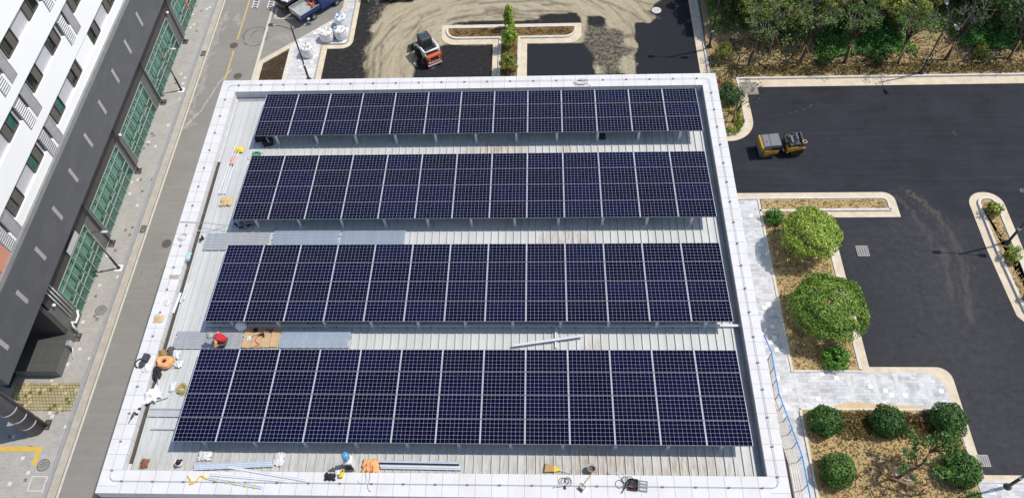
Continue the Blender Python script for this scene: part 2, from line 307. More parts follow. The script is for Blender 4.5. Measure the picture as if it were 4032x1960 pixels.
M_stake = plain('wooden_stake', (0.33, 0.19, 0.085), 0.8, 0, 0.3, 6)
M_skin = plain('skin', (0.45, 0.28, 0.2), 0.6)
M_red = plain('red_cloth', (0.50, 0.018, 0.03), 0.85, 0, 0.25, 7)
M_orange = plain('orange_cloth', (0.85, 0.40, 0.16), 0.8, 0, 0.25, 9)
M_camo = plain('grey_camouflage', (0.38, 0.38, 0.36), 0.85, 0, 0.7, 14)
M_pants = plain('grey_trousers', (0.10, 0.10, 0.095), 0.85, 0, 0.6, 12)
M_plastic = plain('white_plastic', (0.78, 0.78, 0.77), 0.45, 0, 0.1, 5)
M_clear = plain('milky_film', (0.62, 0.63, 0.63), 0.25, 0, 0.25, 12)
M_tan = plain('tan_paper', (0.58, 0.42, 0.22), 0.85, 0, 0.2, 6)
M_card = plain('cardboard', (0.50, 0.34, 0.19), 0.85, 0, 0.15, 3)
M_brownbox = plain('brown_card', (0.22, 0.095, 0.05), 0.85, 0, 0.3, 6)
M_yel = plain('yellow_plastic', (0.72, 0.55, 0.05), 0.5, 0, 0.25, 8)
M_blackcloth = plain('black_cloth', (0.022, 0.022, 0.026), 0.8, 0, 0.4, 9)
M_greycloth = plain('charcoal_cloth', (0.055, 0.055, 0.065), 0.85, 0, 0.4, 9)
M_cable = plain('grey_cable', (0.26, 0.255, 0.25), 0.6)
M_wcable = plain('white_cable', (0.66, 0.65, 0.62), 0.55)
M_green = plain('green_cord', (0.06, 0.38, 0.17), 0.6)
M_blue = plain('blue_rail_paint', (0.0, 0.23, 0.62), 0.4, 0, 0.1)
M_truck = plain('truck_blue_paint', (0.012, 0.035, 0.17), 0.25, 0, 0.15, 2, spec=0.6)
M_grille = plain('cast_iron', (0.055, 0.055, 0.058), 0.6, 0.3)
M_manh = plain('manhole_iron', (0.16, 0.145, 0.12), 0.8, 0.2, 0.3, 12)
M_mach_y = plain('machine_yellow', (0.56, 0.28, 0.012), 0.45, 0, 0.25, 3)
M_mach_g = plain('machine_grey', (0.17, 0.175, 0.18), 0.5, 0, 0.15, 3)
M_mach_o = plain('machine_orange', (0.62, 0.10, 0.03), 0.45, 0, 0.2, 3)
M_rubber = plain('tyre', (0.022, 0.021, 0.021), 0.85, 0, 0.4, 8)
M_steel = plain('worn_steel', (0.19, 0.155, 0.13), 0.45, 0.3, 0.3, 4)
M_chrome = plain('bright_steel', (0.62, 0.62, 0.62), 0.3, 0.5)
M_bluejug = plain('blue_water_jug', (0.10, 0.30, 0.50), 0.15, 0, 0.25, 7)
M_gutm = plain('grey_gutter_metal', (0.30, 0.315, 0.335), 0.5, 0.1, 0.2, 1.3)
M_dkgut = plain('dark_gutter', (0.075, 0.06, 0.05), 0.9, 0, 0.5, 5)
M_wallb = plain('granite_wall', (0.52, 0.51, 0.49), 0.75, 0, 0.1, 2)
M_orwall = plain('salmon_render', (0.60, 0.27, 0.18), 0.8, 0, 0.06, 1)
LF = {
 'round': m_leaf('leaf_round_tree', ((0.057, 0.131, 0.021), (0.196, 0.328, 0.048), (0.498, 0.600, 0.091))),
 'globe': m_leaf('leaf_clipped_globe', ((0.020, 0.065, 0.017), (0.061, 0.154, 0.032), (0.174, 0.306, 0.061))),
 'bright': m_leaf('leaf_bright_shrub', ((0.039, 0.130, 0.016), (0.098, 0.260, 0.033), (0.208, 0.390, 0.065))),
 'wood': m_leaf('leaf_wood', ((0.030, 0.077, 0.022), (0.102, 0.202, 0.047), (0.268, 0.374, 0.097))),
 'woody': m_leaf('leaf_wood_yellow', ((0.064, 0.101, 0.017), (0.202, 0.248, 0.045), (0.458, 0.440, 0.091))),
 'dark': m_leaf('leaf_evergreen', ((0.013, 0.042, 0.014), (0.042, 0.096, 0.032), (0.096, 0.184, 0.056))),
 'ivy': m_leaf('leaf_ivy', ((0.042, 0.146, 0.030), (0.120, 0.328, 0.058), (0.292, 0.535, 0.120))),
 'hedge': m_leaf('leaf_yellow_hedge', ((0.075, 0.125, 0.013), (0.213, 0.275, 0.025), (0.400, 0.450, 0.062))),
 'olive': m_leaf('leaf_olive_cover', ((0.055, 0.046, 0.013), (0.143, 0.110, 0.031), (0.264, 0.198, 0.066))),
 'rust': m_leaf('leaf_rusty_cover', ((0.057, 0.034, 0.011), (0.138, 0.086, 0.025), (0.172, 0.161, 0.034))),
 'bare': m_leaf('leaf_withered', ((0.100, 0.070, 0.060), (0.200, 0.140, 0.110), (0.300, 0.220, 0.170))),
 'straw': m_leaf('leaf_straw', ((0.238, 0.147, 0.063), (0.462, 0.322, 0.154), (0.600, 0.532, 0.280))),
}

# ------------------------------------------------------------------ mesh builder
class MB:
    def __init__(s): s.v = []; s.f = []; s.m = []; s.M = Matrix.Identity(4)
    def add(s, vs, fs, mi=0):
        o = len(s.v); s.v += [tuple(s.M @ Vector(p)) for p in vs]; s.f += [tuple(i+o for i in f) for f in fs]; s.m += [mi]*len(fs); return s
    def box(s, c, d, mi=0, rz=0.0, rx=0.0, ry=0.0, taper=1.0):
        r = Matrix.Rotation(rz, 3, 'Z') @ Matrix.Rotation(ry, 3, 'Y') @ Matrix.Rotation(rx, 3, 'X'); c = Vector(c); vs = []
        for z in (-1, 1):
            k = taper if z > 0 else 1.0
            for x, y in ((-1, -1), (1, -1), (1, 1), (-1, 1)): vs.append(c + r @ Vector((x*d[0]/2*k, y*d[1]/2*k, z*d[2]/2)))
        return s.add(vs, [(3, 2, 1, 0), (4, 5, 6, 7), (0, 1, 5, 4), (1, 2, 6, 5), (2, 3, 7, 6), (3, 0, 4, 7)], mi)
    def prism(s, poly, z0, z1, mi=0):
        n = len(poly); a = sum(poly[i][0]*poly[(i+1) % n][1]-poly[(i+1) % n][0]*poly[i][1] for i in range(n))
        if a < 0: poly = poly[::-1]
        vs = [(p[0], p[1], z0) for p in poly]+[(p[0], p[1], z1) for p in poly]
        return s.add(vs, [tuple(range(n-1, -1, -1)), tuple(range(n, 2*n))]+[(i, (i+1) % n, (i+1) % n+n, i+n) for i in range(n)], mi)
    def profile(s, poly, y0, y1, mi=0):      # outline in x,z extruded along y
        n = len(poly); vs = [(p[0], y0, p[1]) for p in poly]+[(p[0], y1, p[1]) for p in poly]
        a = sum(poly[i][0]*poly[(i+1) % n][1]-poly[(i+1) % n][0]*poly[i][1] for i in range(n))
        F = [tuple(range(n)), tuple(range(2*n-1, n-1, -1))]+[(i+n, (i+1) % n+n, (i+1) % n, i) for i in range(n)]
        if a < 0: F = [f[::-1] for f in F]
        return s.add(vs, F, mi)
    def tube(s, path, r, n=8, mi=0, caps=True):
        path = [Vector(p) for p in path]; k = len(path); rs = r if hasattr(r, '__len__') else [r]*k; vs = []; up = None
        for i, p in enumerate(path):
            d = (path[min(i+1, k-1)]-path[max(i-1, 0)]).normalized()
            if up is None: up = Vector((0, 0, 1)) if abs(d.z) < 0.9 else Vector((1, 0, 0))
            a = d.cross(up)
            if a.length < 1e-5: a = d.cross(Vector((0.3, 1, 0.1)))
            a.normalize(); b = d.cross(a); up = a.cross(d)
            for j in range(n):
                t = 2*math.pi*j/n; vs.append(p+(a*math.cos(t)+b*math.sin(t))*rs[i])
        fs = [(i*n+j, i*n+(j+1) % n, (i+1)*n+(j+1) % n, (i+1)*n+j) for i in range(k-1) for j in range(n)]
        if caps: fs += [tuple(range(n-1, -1, -1)), tuple(range((k-1)*n, k*n))]
        return s.add(vs, fs, mi)
    def lathe(s, prof, c=(0, 0, 0), n=16, mi=0, axis='z'):
        vs = []; c = Vector(c)
        for r, z in prof:
            for j in range(n):
                t = 2*math.pi*j/n; p = Vector((r*math.cos(t), r*math.sin(t), z))
                if axis == 'y': p = Vector((p.x, p.z, p.y))
                if axis == 'x': p = Vector((p.z, p.x, p.y))
                vs.append(c+p)
        k = len(prof); fs = [(i*n+j, i*n+(j+1) % n, (i+1)*n+(j+1) % n, (i+1)*n+j) for i in range(k-1) for j in range(n)]
        fs += [tuple(range(n-1, -1, -1)), tuple(range((k-1)*n, k*n))]
        return s.add(vs, fs, mi)
    def ring(s, c, R0, r, n=28, m=6, mi=0, tilt=0.0, a0=0.0, a1=2*math.pi, ex=1.0):
        pts = [Vector(c)+Matrix.Rotation(tilt, 3, 'X') @ Vector((R0*math.cos(a0+(a1-a0)*i/n), R0*ex*math.sin(a0+(a1-a0)*i/n), 0)) for i in range(n+1)]
        return s.tube(pts, r, m, mi)
    def blob(s, c, r, mi=0, amp=0.15, seed=0, nu=14, nv=9, rz=0.0):
        g = np.random.default_rng(seed); ph = g.random((5, 3))*6.28; fq = g.random((5, 3))*4+1.5; vs = []
        rot = Matrix.Rotation(rz, 3, 'Z'); c = Vector(c)
        for i in range(nv+1):
            th = math.pi*i/nv
            for j in range(nu):
                t = 2*math.pi*j/nu; d = np.array([math.sin(th)*math.cos(t), math.sin(th)*math.sin(t), math.cos(th)])
                k = 1+amp*sum(math.sin(fq[q] @ (d*2)+ph[q, 0]) for q in range(5))/2.2
                vs.append(c+rot @ Vector((d[0]*r[0]*k, d[1]*r[1]*k, d[2]*r[2]*k)))
        fs = [(i*nu+j, (i+1)*nu+j, (i+1)*nu+(j+1) % nu, i*nu+(j+1) % nu) for i in range(nv) for j in range(nu)]
        return s.add(vs, fs, mi)
    def build(s, name, mats, parent=None, smooth=False, bevel=0.0, world=False):
        me = bpy.data.meshes.new(name); v = s.v
        if world and parent is not None: l = parent.location; v = [(p[0]-l.x, p[1]-l.y, p[2]-l.z) for p in v]
        me.from_pydata(v, [], s.f)
        if not isinstance(mats, (list, tuple)): mats = [mats]
        for m in mats: me.materials.append(m)
        if len(mats) > 1: me.polygons.foreach_set('material_index', s.m)
        if smooth: me.polygons.foreach_set('use_smooth', [True]*len(s.f)); 
        if bevel:
            b = bmesh.new(); b.from_mesh(me); bmesh.ops.bevel(b, geom=list(b.edges), offset=bevel, segments=1, affect='EDGES', clamp_overlap=True); b.to_mesh(me); b.free()
        o = bpy.data.objects.new(name, me); COL.objects.link(o)
        if parent is not None: o.parent = parent
        return o
def tag(o, label, cat, group=None, kind=None):
    if label: o['label'] = label
    if cat: o['category'] = cat
    if group: o['group'] = group
    if kind: o['kind'] = kind
    return o
def struct(o): o['kind'] = 'structure'; return o
def thing(name, label, cat, loc=(0, 0, 0), rz=0.0, group=None):
    o = bpy.data.objects.new(name, None); COL.objects.link(o); o.location = loc; o.rotation_euler = (0, 0, rz); o.empty_display_size = 0.3
    return tag(o, label, cat, group)
def kids(o): return [c for c in COL.objects if c.parent == o]
def dup(o, loc=None, rz=None, label=None, scale=None, group=None):
    ch = KIDS.get(o.name) or KIDS.setdefault(o.name, [(c, kids(c)) for c in kids(o)])
    r = o.copy(); COL.objects.link(r)
    if loc is not None: r.location = loc
    if rz is not None: r.rotation_euler = (0, 0, rz)
    if scale is not None: r.scale = (scale, scale, scale) if not hasattr(scale, '__len__') else scale
    if label: r['label'] = label
    if group: r['group'] = group
    for c, gs in ch:
        d = c.copy(); COL.objects.link(d); d.parent = r
        for g in gs: e = g.copy(); COL.objects.link(e); e.parent = d
    return r
KIDS = {}
def sheet(name, poly, z, mat, parent=None):
    b = MB(); n = len(poly); a = sum(poly[i][0]*poly[(i+1) % n][1]-poly[(i+1) % n][0]*poly[i][1] for i in range(n))
    if a < 0: poly = poly[::-1]
    b.add([(p[0], p[1], z) for p in poly], [tuple(range(n))]); return b.build(name, mat, parent)
def rect(x0, x1, y0, y1): return [(x0, y0), (x1, y0), (x1, y1), (x0, y1)]
def fillet(pts, rad, seg=8, closed=False):
    out = []; n = len(pts)
    for i, p in enumerate(pts):
        r = rad[i] if hasattr(rad, '__len__') else rad
        if r <= 0 or (not closed and i in (0, n-1)): out.append(Vector(p)); continue
        p = Vector(p); a = (Vector(pts[i-1])-p).normalized(); b = (Vector(pts[(i+1) % n])-p).normalized()
        ang = a.angle(b); d = r/math.tan(ang/2); A = p+a*d; B = p+b*d; c = p+(a+b).normalized()*(r/math.sin(ang/2))
        va, vb = A-c, B-c; t0 = math.atan2(va.y, va.x); t1 = math.atan2(vb.y, vb.x); dt = (t1-t0+math.pi) % (2*math.pi)-math.pi
        for k in range(seg+1): t = t0+dt*k/seg; out.append(c+Vector((math.cos(t), math.sin(t)))*r)
    return out
def offset(path, d):                      # >0: to the left of travel
    out = []; n = len(path); path = [Vector(p) for p in path]
    for i in range(n):
        a = (path[i]-path[i-1]).normalized() if i > 0 else None; b = (path[i+1]-path[i]).normalized() if i < n-1 else None
        na = Vector((-a.y, a.x)) if a else None; nb = Vector((-b.y, b.x)) if b else None
        if na is None: q = nb
        elif nb is None: q = na
        else:
            q = (na+nb)
            q = q/max(0.3, q.length_squared/2) if q.length > 1e-6 else na
        out.append(path[i]+q*d)
    return out
def ribbon(mb, path, d0, d1, z0, z1, mi=0):     # solid strip along a plan path between two offsets
    A, B = offset(path, d0), offset(path, d1); n = len(path)
    if d0 < d1: A, B = B, A                     # A left, B right
    vs = [(p.x, p.y, z) for z in (z0, z1) for p in A]+[(p.x, p.y, z) for z in (z0, z1) for p in B]
    a0, a1, b0, b1 = 0, n, 2*n, 3*n; fs = []
    for i in range(n-1):
        fs += [(a1+i, b1+i, b1+i+1, a1+i+1), (a0+i+1, b0+i+1, b0+i, a0+i), (a0+i, a1+i, a1+i+1, a0+i+1), (b0+i+1, b1+i+1, b1+i, b0+i)]
    fs += [(a0, b0, b1, a1), (a0+n-1, a1+n-1, b1+n-1, b0+n-1)]
    mb.add(vs, fs, mi)
def kerb(name, path, d_k, d_g, hk=0.14, mat_k=None, mat_g=None, wk=0.16, zg=0.012):
    """raised kerb stone on the path (width wk to side sign(d_k)) and flat concrete gutter to the other side"""
    b = MB(); ribbon(b, path, 0.0, d_k, -0.05, hk, 0); o1 = struct(b.build(name, mat_k or M_kerb))
    b = MB(); ribbon(b, path, -0.0 if d_g == 0 else (0.002 if d_g > 0 else -0.002), d_g, -0.05, zg, 0); o2 = struct(b.build('gutter', mat_g or M_gutter))
    return o1, o2

def grid_sheet(name, x0, x1, y0, y1, step, z, mat, attr, fn):
    nx, ny = int((x1-x0)/step)+1, int((y1-y0)/step)+1
    X, Y = np.meshgrid(np.linspace(x0, x1, nx), np.linspace(y0, y1, ny)); X = X.ravel(); Y = Y.ravel()
    me = bpy.data.meshes.new(name); idx = np.arange(nx*ny).reshape(ny, nx)
    F = np.stack([idx[:-1, :-1], idx[:-1, 1:], idx[1:, 1:], idx[1:, :-1]], -1).reshape(-1, 4)
    Z = np.full_like(X, z) if not callable(z) else z(X, Y)
    me.vertices.add(len(X)); me.vertices.foreach_set('co', np.stack([X, Y, Z], -1).ravel())
    me.loops.add(F.size); me.loops.foreach_set('vertex_index', F.ravel()); me.polygons.add(len(F)); me.polygons.foreach_set('loop_start', np.arange(len(F))*4)
    me.update(calc_edges=True)
    if attr:
        at = me.attributes.new(attr, 'FLOAT_COLOR', 'POINT'); ch = fn(X, Y); c = np.ones((len(X), 4))
        for i in range(3): c[:, i] = ch[i]
        at.data.foreach_set('color', c.ravel().astype(np.float32))
    me.materials.append(mat); o = bpy.data.objects.new(name, me); COL.objects.link(o); return struct(o)
def inpoly(X, Y, poly):
    r = np.zeros(len(X), bool); n = len(poly)
    for i in range(n):
        x0, y0 = poly[i]; x1, y1 = poly[(i+1) % n]
        if y0 == y1: continue
        c = ((y0 > Y) != (y1 > Y)) & (X < (x1-x0)*(Y-y0)/(y1-y0)+x0); r ^= c
    return r
def dline(X, Y, pts):
    d = np.full(len(X), 1e9)
    for (x0, y0), (x1, y1) in zip(pts[:-1], pts[1:]):
        L2 = (x1-x0)**2+(y1-y0)**2+1e-9; t = np.clip(((X-x0)*(x1-x0)+(Y-y0)*(y1-y0))/L2, 0, 1)
        d = np.minimum(d, np.hypot(X-x0-t*(x1-x0), Y-y0-t*(y1-y0)))
    return d
_wg = np.random.default_rng(3); WF = [( _wg.normal(0, f, 2), _wg.random()*6.28, a) for f, a in ((1.2, .16), (2.3, .12), (4.1, .08), (6.5, .05))]
def warp(X, Y): return sum(a*np.sin(k[0]*X+k[1]*Y+p) for k, p, a in WF), sum(a*np.sin(k[1]*X-k[0]*Y+p+2) for k, p, a in WF)
def sm(d, a, b): return np.clip((b-d)/(b-a), 0, 1)

# ================================================================== THE GROUND
struct(sheet('ground', rect(-80, 110, -60, 130), -0.02, M_conc))
# --- lane on the left
scuffs = [P2('R00', q) for q in ([(1150, 20), (1085, 140), (1010, 330), (975, 520), (1015, 480), (1075, 250), (1140, 120)], [(1180, 60), (1215, 90), (1210, 130), (1170, 120)], [(960, 520), (990, 470), (975, 620), (930, 650)])]
dustlane = P2('R00', [(1165, 350), (1100, 420), (1010, 560), (925, 645)])
skid = [(float(a), float(b)) for a, b in [(-9.55+1.02*math.cos(t), 39.75+1.12*math.sin(t)) for t in np.linspace(0, 6.28, 24)]]
skid2 = [(-9.35+.6*math.cos(t), 39.75+.7*math.sin(t)) for t in np.linspace(0.5, 5.6, 20)]
treads = [P2('R01', q) for q in ([(730, 90), (690, 170)], [(795, 60), (745, 180)], [(815, 90), (770, 180)])]
def f_lane(X, Y):
    wx, wy = warp(X*1.5, Y*1.5); a = np.zeros(len(X))
    for q in scuffs: a = np.maximum(a, inpoly(X+wx, Y+wy, q)*0.50)
    a = np.maximum(a, 0.75*sm(dline(X+wx*.1, Y, dustlane), 0.04, 0.13))
    a = np.maximum(a, 0.30*inpoly(X+wx, Y+wy, P2('T1', [(1450, 120), (1850, 60), (1740, 300), (1200, 580), (620, 900), (600, 800), (900, 640), (800, 460), (1150, 330)])))
    a = np.maximum(a, 0.46*inpoly(X+wx, Y+wy, P2('T1', [(780, 560), (900, 520), (1060, 600), (980, 680), (760, 620)]))+0.0)
    b = 0.62*sm(dline(X+wx*.2, Y+wy*.2, skid), 0.05, 0.14)+0.5*sm(dline(X+wx*.2, Y, skid2), 0.05, 0.16)
    for q in treads: b = np.maximum(b, 0.42*sm(dline(X+wx*.2, Y+wy*.4, q), 0.03, 0.16))
    return a, b*(0.75+0.5*np.sin(X*9+Y*4)**2), a*0
grid_sheet('lane', -13.1, 1.0, -6, 50, 0.14, 0.0, M_lane, 'dust', f_lane)
b = MB(); b.add([(x, y, 0.004) for x, y in rect(-13.2, -13.06, -6, 50)], [(0, 1, 2, 3)]); struct(b.build('edge_line', M_cream))
struct(sheet('gutter', rect(-13.72, -13.2, -6, 50), 0.004, M_gutter2))
struct(sheet('gutter_joint', rect(-13.235, -13.2, -6, 50), 0.006, M_grille))
b = MB(); b.box((-13.83, 22, 0.03), (0.22, 56, 0.18)); struct(b.build('kerb', M_greykerb))
struct(sheet('sidewalk', rect(-24, -13.94, -6, 50), 0.118, M_side))
b = MB()
for y0, y1 in ((34.2, 38.1), (39.4, 50)): b.add([(x, y, 0.005) for x, y in rect(-11.03, -10.9, y0, y1)], [(0, 1, 2, 3)])
b.add([(x, y, 0.005) for x, y in rect(-11.03, -10.9, -6, 34.2)], [(0, 1, 2, 3)])
struct(b.build('yellow_line', M_yellow))
b = MB(); b.box((-8.74, 37, 0.006), (0.2, 34, 0.03)); struct(b.build('flush_kerb', M_cream))
# parking bay lines
b = MB()
for q in ([(780, 296), (800, 278), (1640, 282), (1640, 300)], [(780, 296), (802, 150), (838, 130), (812, 285)], [(1600, 290), (1660, 90), (1690, 90), (1640, 300)]):
    b.add([(p.x, p.y, 0.006) for p in P2('T1', q)], [(3, 2, 1, 0)])
struct(b.build('bay_line', M_cream))
# diagonal kerb and planter of dark soil
path = [Vector((-8.62, 30)), Vector((-8.62, 36.72)), Vector((-3.05, 41.75)), Vector((-2.7, 43.0)), Vector((-2.7, 50))]
b = MB(); ribbon(b, path, 0.0, -0.11, -0.05, 0.10); struct(b.build('kerb', M_cream))
b = MB(); ribbon(b, path, -0.113, -0.40, -0.05, 0.07); struct(b.build('kerb', M_gutter))
struct(sheet('planting_soil', [(-8.24, 30), (-8.24, 36.42), (-6.32, 38.14), (-6.32, 30)], 0.05, M_soil))
b = MB(); ribbon(b, [Vector((-6.15, 30)), Vector((-6.15, 38.7))], 0.2, -0.2, -0.05, 0.10); struct(b.build('kerb', M_kerb))
# pale paved strip with the white sacks
struct(sheet('walkway', [(-5.95, 30), (-3.8, 30), (-3.8, 38.63), (-1.7, 38.63), (-1.7, 50), (-2.3, 50), (-2.32, 42.9), (-2.7, 41.95), (-5.95, 39.0)], 0.09, M_pav))
K1p = fillet([(-1.72, 50), (-1.72, 38.62), (-3.8, 38.62), (-3.8, 30)], [0, 0.35, 0, 0])
b = MB(); ribbon(b, K1p, 0.0, 0.09, -0.05, 0.13); struct(b.build('kerb', M_greykerb))
K1o = fillet([(-1.50, 50), (-1.50, 38.30), (-3.5, 38.30), (-3.5, 30)], [0, 0.7, 0, 0])
b = MB(); ribbon(b, K1o, 0.225, -0.225, -0.05, 0.05); struct(b.build('gutter', M_gutter))
b = MB(); 
for y in (34.9, 43.0): b.add([(x, yy, 0.094) for x, yy in rect(-5.9 if y < 40 else -2.2, -3.85 if y < 40 else -1.8, y-.12, y+.12)], [(0, 1, 2, 3)])
b.add([(x, yy, 0.094) for x, yy in rect(-5.9, -3.9, 38.55, 38.8)], [(0, 1, 2, 3)])
struct(b.build('stone_band', M_bandst))
# --- graded yard behind the hall
SAND = P2('T2', [(20, 1170), (30, 820), (60, 640), (130, 470), (30, 420), (180, 300), (330, 120), (470, 20), (520, -80), (2576, -80)]) + \
       P2('T3', [(1700, -80), (1780, 20), (1650, 90), (1680, 180), (1530, 170), (1690, 250), (1600, 315), (1460, 330), (1405, 370), (1400, 700), (1430, 1100), (0, 1100)]) + P2('T2', [(2340, 1140), (1110, 1140), (940, 1140)])
DARKS = [P2('T2', [(1060, 665), (1180, 650), (2100, 650), (2100, 1160), (940, 1160), (960, 1020), (1090, 860)]),
         P2('T2', [(1190, 375), (1300, 330), (1500, 305), (2200, 300), (2576, 285), (2576, 380)]), P2('T3', [(0, 215), (280, 205), (560, 195), (620, 260), (625, 350), (0, 380)]),
         P2('T3', [(-200, 630), (655, 630), (665, 700), (760, 800), (800, 1100), (-200, 1100)]),
         P2('T3', [(690, 340), (710, 225), (890, 235), (972, 262), (975, 360), (860, 370)]),
         P2('T2', [(700, 1010), (720, 890), (830, 830), (960, 1010), (940, 1160), (690, 1150)])]
GREY = P2('T3', [(640, 600), (690, 350), (975, 350), (985, 420), (1190, 430), (1240, 480), (1240, 640), (1380, 680), (1400, 800), (1200, 850), (1190, 1100), (900, 1100), (790, 900), (650, 690)])
PALE = [P2('T3', [(800, 930), (880, 960), (940, 1100), (800, 1100)]), P2('T3', [(1190, 1000), (1260, 880), (1400, 720), (1440, 1090), (1190, 1090)])]
TRK = [('T2', .18, q) for q in ([(120, 1150), (115, 860), (150, 700), (260, 560), (420, 380)], [(215, 1120), (215, 820), (240, 640)], [(20, 1150), (30, 820), (80, 600), (250, 330)],
       [(1200, 310), (1290, 260), (1420, 230), (1640, 205), (1900, 150), (2200, 140)], [(1280, 290), (1500, 240), (1750, 225), (2050, 205), (2576, 230)], [(1650, 60), (1900, 30), (2300, 25), (2576, 10)],
       [(1850, 265), (2100, 250), (2576, 290)], [(1730, 145), (2000, 185), (2576, 150)], [(880, 240), (960, 190), (1080, 150)], [(560, 560), (700, 420), (820, 250)], [(690, 640), (740, 480), (800, 380)])]
TRK += [('T3', .2, q) for q in ([(860, 0), (1040, 60), (1180, 120), (1340, 190), (1450, 260), (1560, 320)], [(1530, 170), (1640, 215), (1760, 280)], [(1380, 0), (1500, 40), (1640, 70)], [(60, 75), (250, 55), (500, 70)], [(0, 170), (200, 160), (480, 180)], [(1250, 545), (1390, 548)], [(1255, 520), (1390, 500)])]
TRK = [(w, [tuple(p) for p in P2(k, q)]) for k, w, q in TRK]
def f_yard(X, Y):
    wx, wy = warp(X, Y); s = inpoly(X+wx*.8, Y+wy*.8, SAND).astype(float)
    s[inpoly(X+wx*.4, Y+wy*.4, GREY)] = 0.40
    for q in PALE: s[inpoly(X+wx*.5, Y+wy*.5, q)] = 0.72
    for q in DARKS: s[inpoly(X+wx*.25, Y+wy*.25, q)] = 0.02
    d = np.zeros(len(X))
    for w, q in TRK: d = np.maximum(d, 0.85*sm(dline(X+wx*.25, Y+wy*.25, q), w*.35, w))
    bands = np.clip(0.35+0.5*np.sin(np.hypot(X-9.5, (Y-36.5)*1.0)*5.0+wx*7)*np.sin(np.hypot(X-8.6, Y-35.8)*8.3+wy*5)+1.6*wx, 0, 1)          # rings left by the grader turning about the island
    d = np.maximum(d, 0.34*bands*(s > .8)*(np.hypot(X-9.5, Y-36.5) > 4.6))
    fr = (inpoly(X+wx*.15, Y+wy*.15, P2('T3', [(1450, 1100), (1410, 700), (1408, 370), (1480, 325), (1620, 315), (1720, 230), (1900, 100), (2200, -100), (2400, 0), (2400, 1100)])) |
          inpoly(X, Y, DARKS[3]) ).astype(float)
    fl = (X < -0.2+0.9*np.sin(Y*1.3)*.3) & (s < .5); s = np.where(fl, np.maximum(s, 0.16), s)
    s = np.where((s < .1) & (X < 3.5), 0.30, s)
    nx = len(np.unique(X)); ny = len(X)//nx
    def bl(a, k):
        a = a.reshape(ny, nx)
        for _ in range(k): p = np.pad(a, 1, mode='edge'); a = (p[1:-1, 1:-1]*2+p[:-2, 1:-1]+p[2:, 1:-1]+p[1:-1, :-2]+p[1:-1, 2:])/6
        return a.ravel()
    return np.where(fr > .5, bl(s, 2), bl(s, 5)), bl(d, 2), bl(fr, 1)
grid_sheet('yard', -3.6, 26.2, 30, 50, 0.115, 0.004, M_yard, 'mask', f_yard)
struct(sheet('bay_surface', [(-5.0, 39.6), (-2.72, 41.9), (-2.72, 50), (-5.0, 50)], 0.0085, M_lane))
# --- T-shaped island
ISL = fillet([(5.9, 40.62), (5.9, 38.29), (10.15, 38.29), (10.15, 30), (12.87, 30), (12.87, 38.29), (17.25, 38.29), (17.25, 40.62)], [0.12, 1.15, 0, 0, 0, 0, 1.15, 0.12], 8, True)
b = MB(); b.prism(ISL, -0.05, 0.04); struct(b.build('gutter', M_gutter))
I2 = [(6.28, 40.30), (6.28, 38.88), (10.62, 38.88), (10.62, 30), (12.30, 30), (12.30, 38.88), (16.85, 38.88), (16.85, 40.30)]
I2f = fillet(I2, [0.2, 1.0, 0, 0, 0, 0, 1.0, 0.2], 8, True)
b = MB(); ribbon(b, I2f+[I2f[0]], 0.0, 0.18, -0.05, 0.16); struct(b.build('kerb', M_kerb))
bed = fillet([(6.46, 40.12), (6.46, 39.06), (10.8, 39.06), (10.8, 30), (12.12, 30), (12.12, 39.06), (16.67, 39.06), (16.67, 40.12)], [0.1, .82, 0, 0, 0, 0, .82, .1], 8, True)
struct(sheet('island_bed', bed, 0.12, M_brownbed))
# --- kerb along the right of the yard
b = MB(); b.box((26.42, 40, 0.0), (0.56, 20, 0.06)); struct(b.build('gutter', M_gutter)); b = MB(); b.box((26.785, 40, 0.03), (0.165, 20, 0.2)); struct(b.build('kerb', M_kerb))
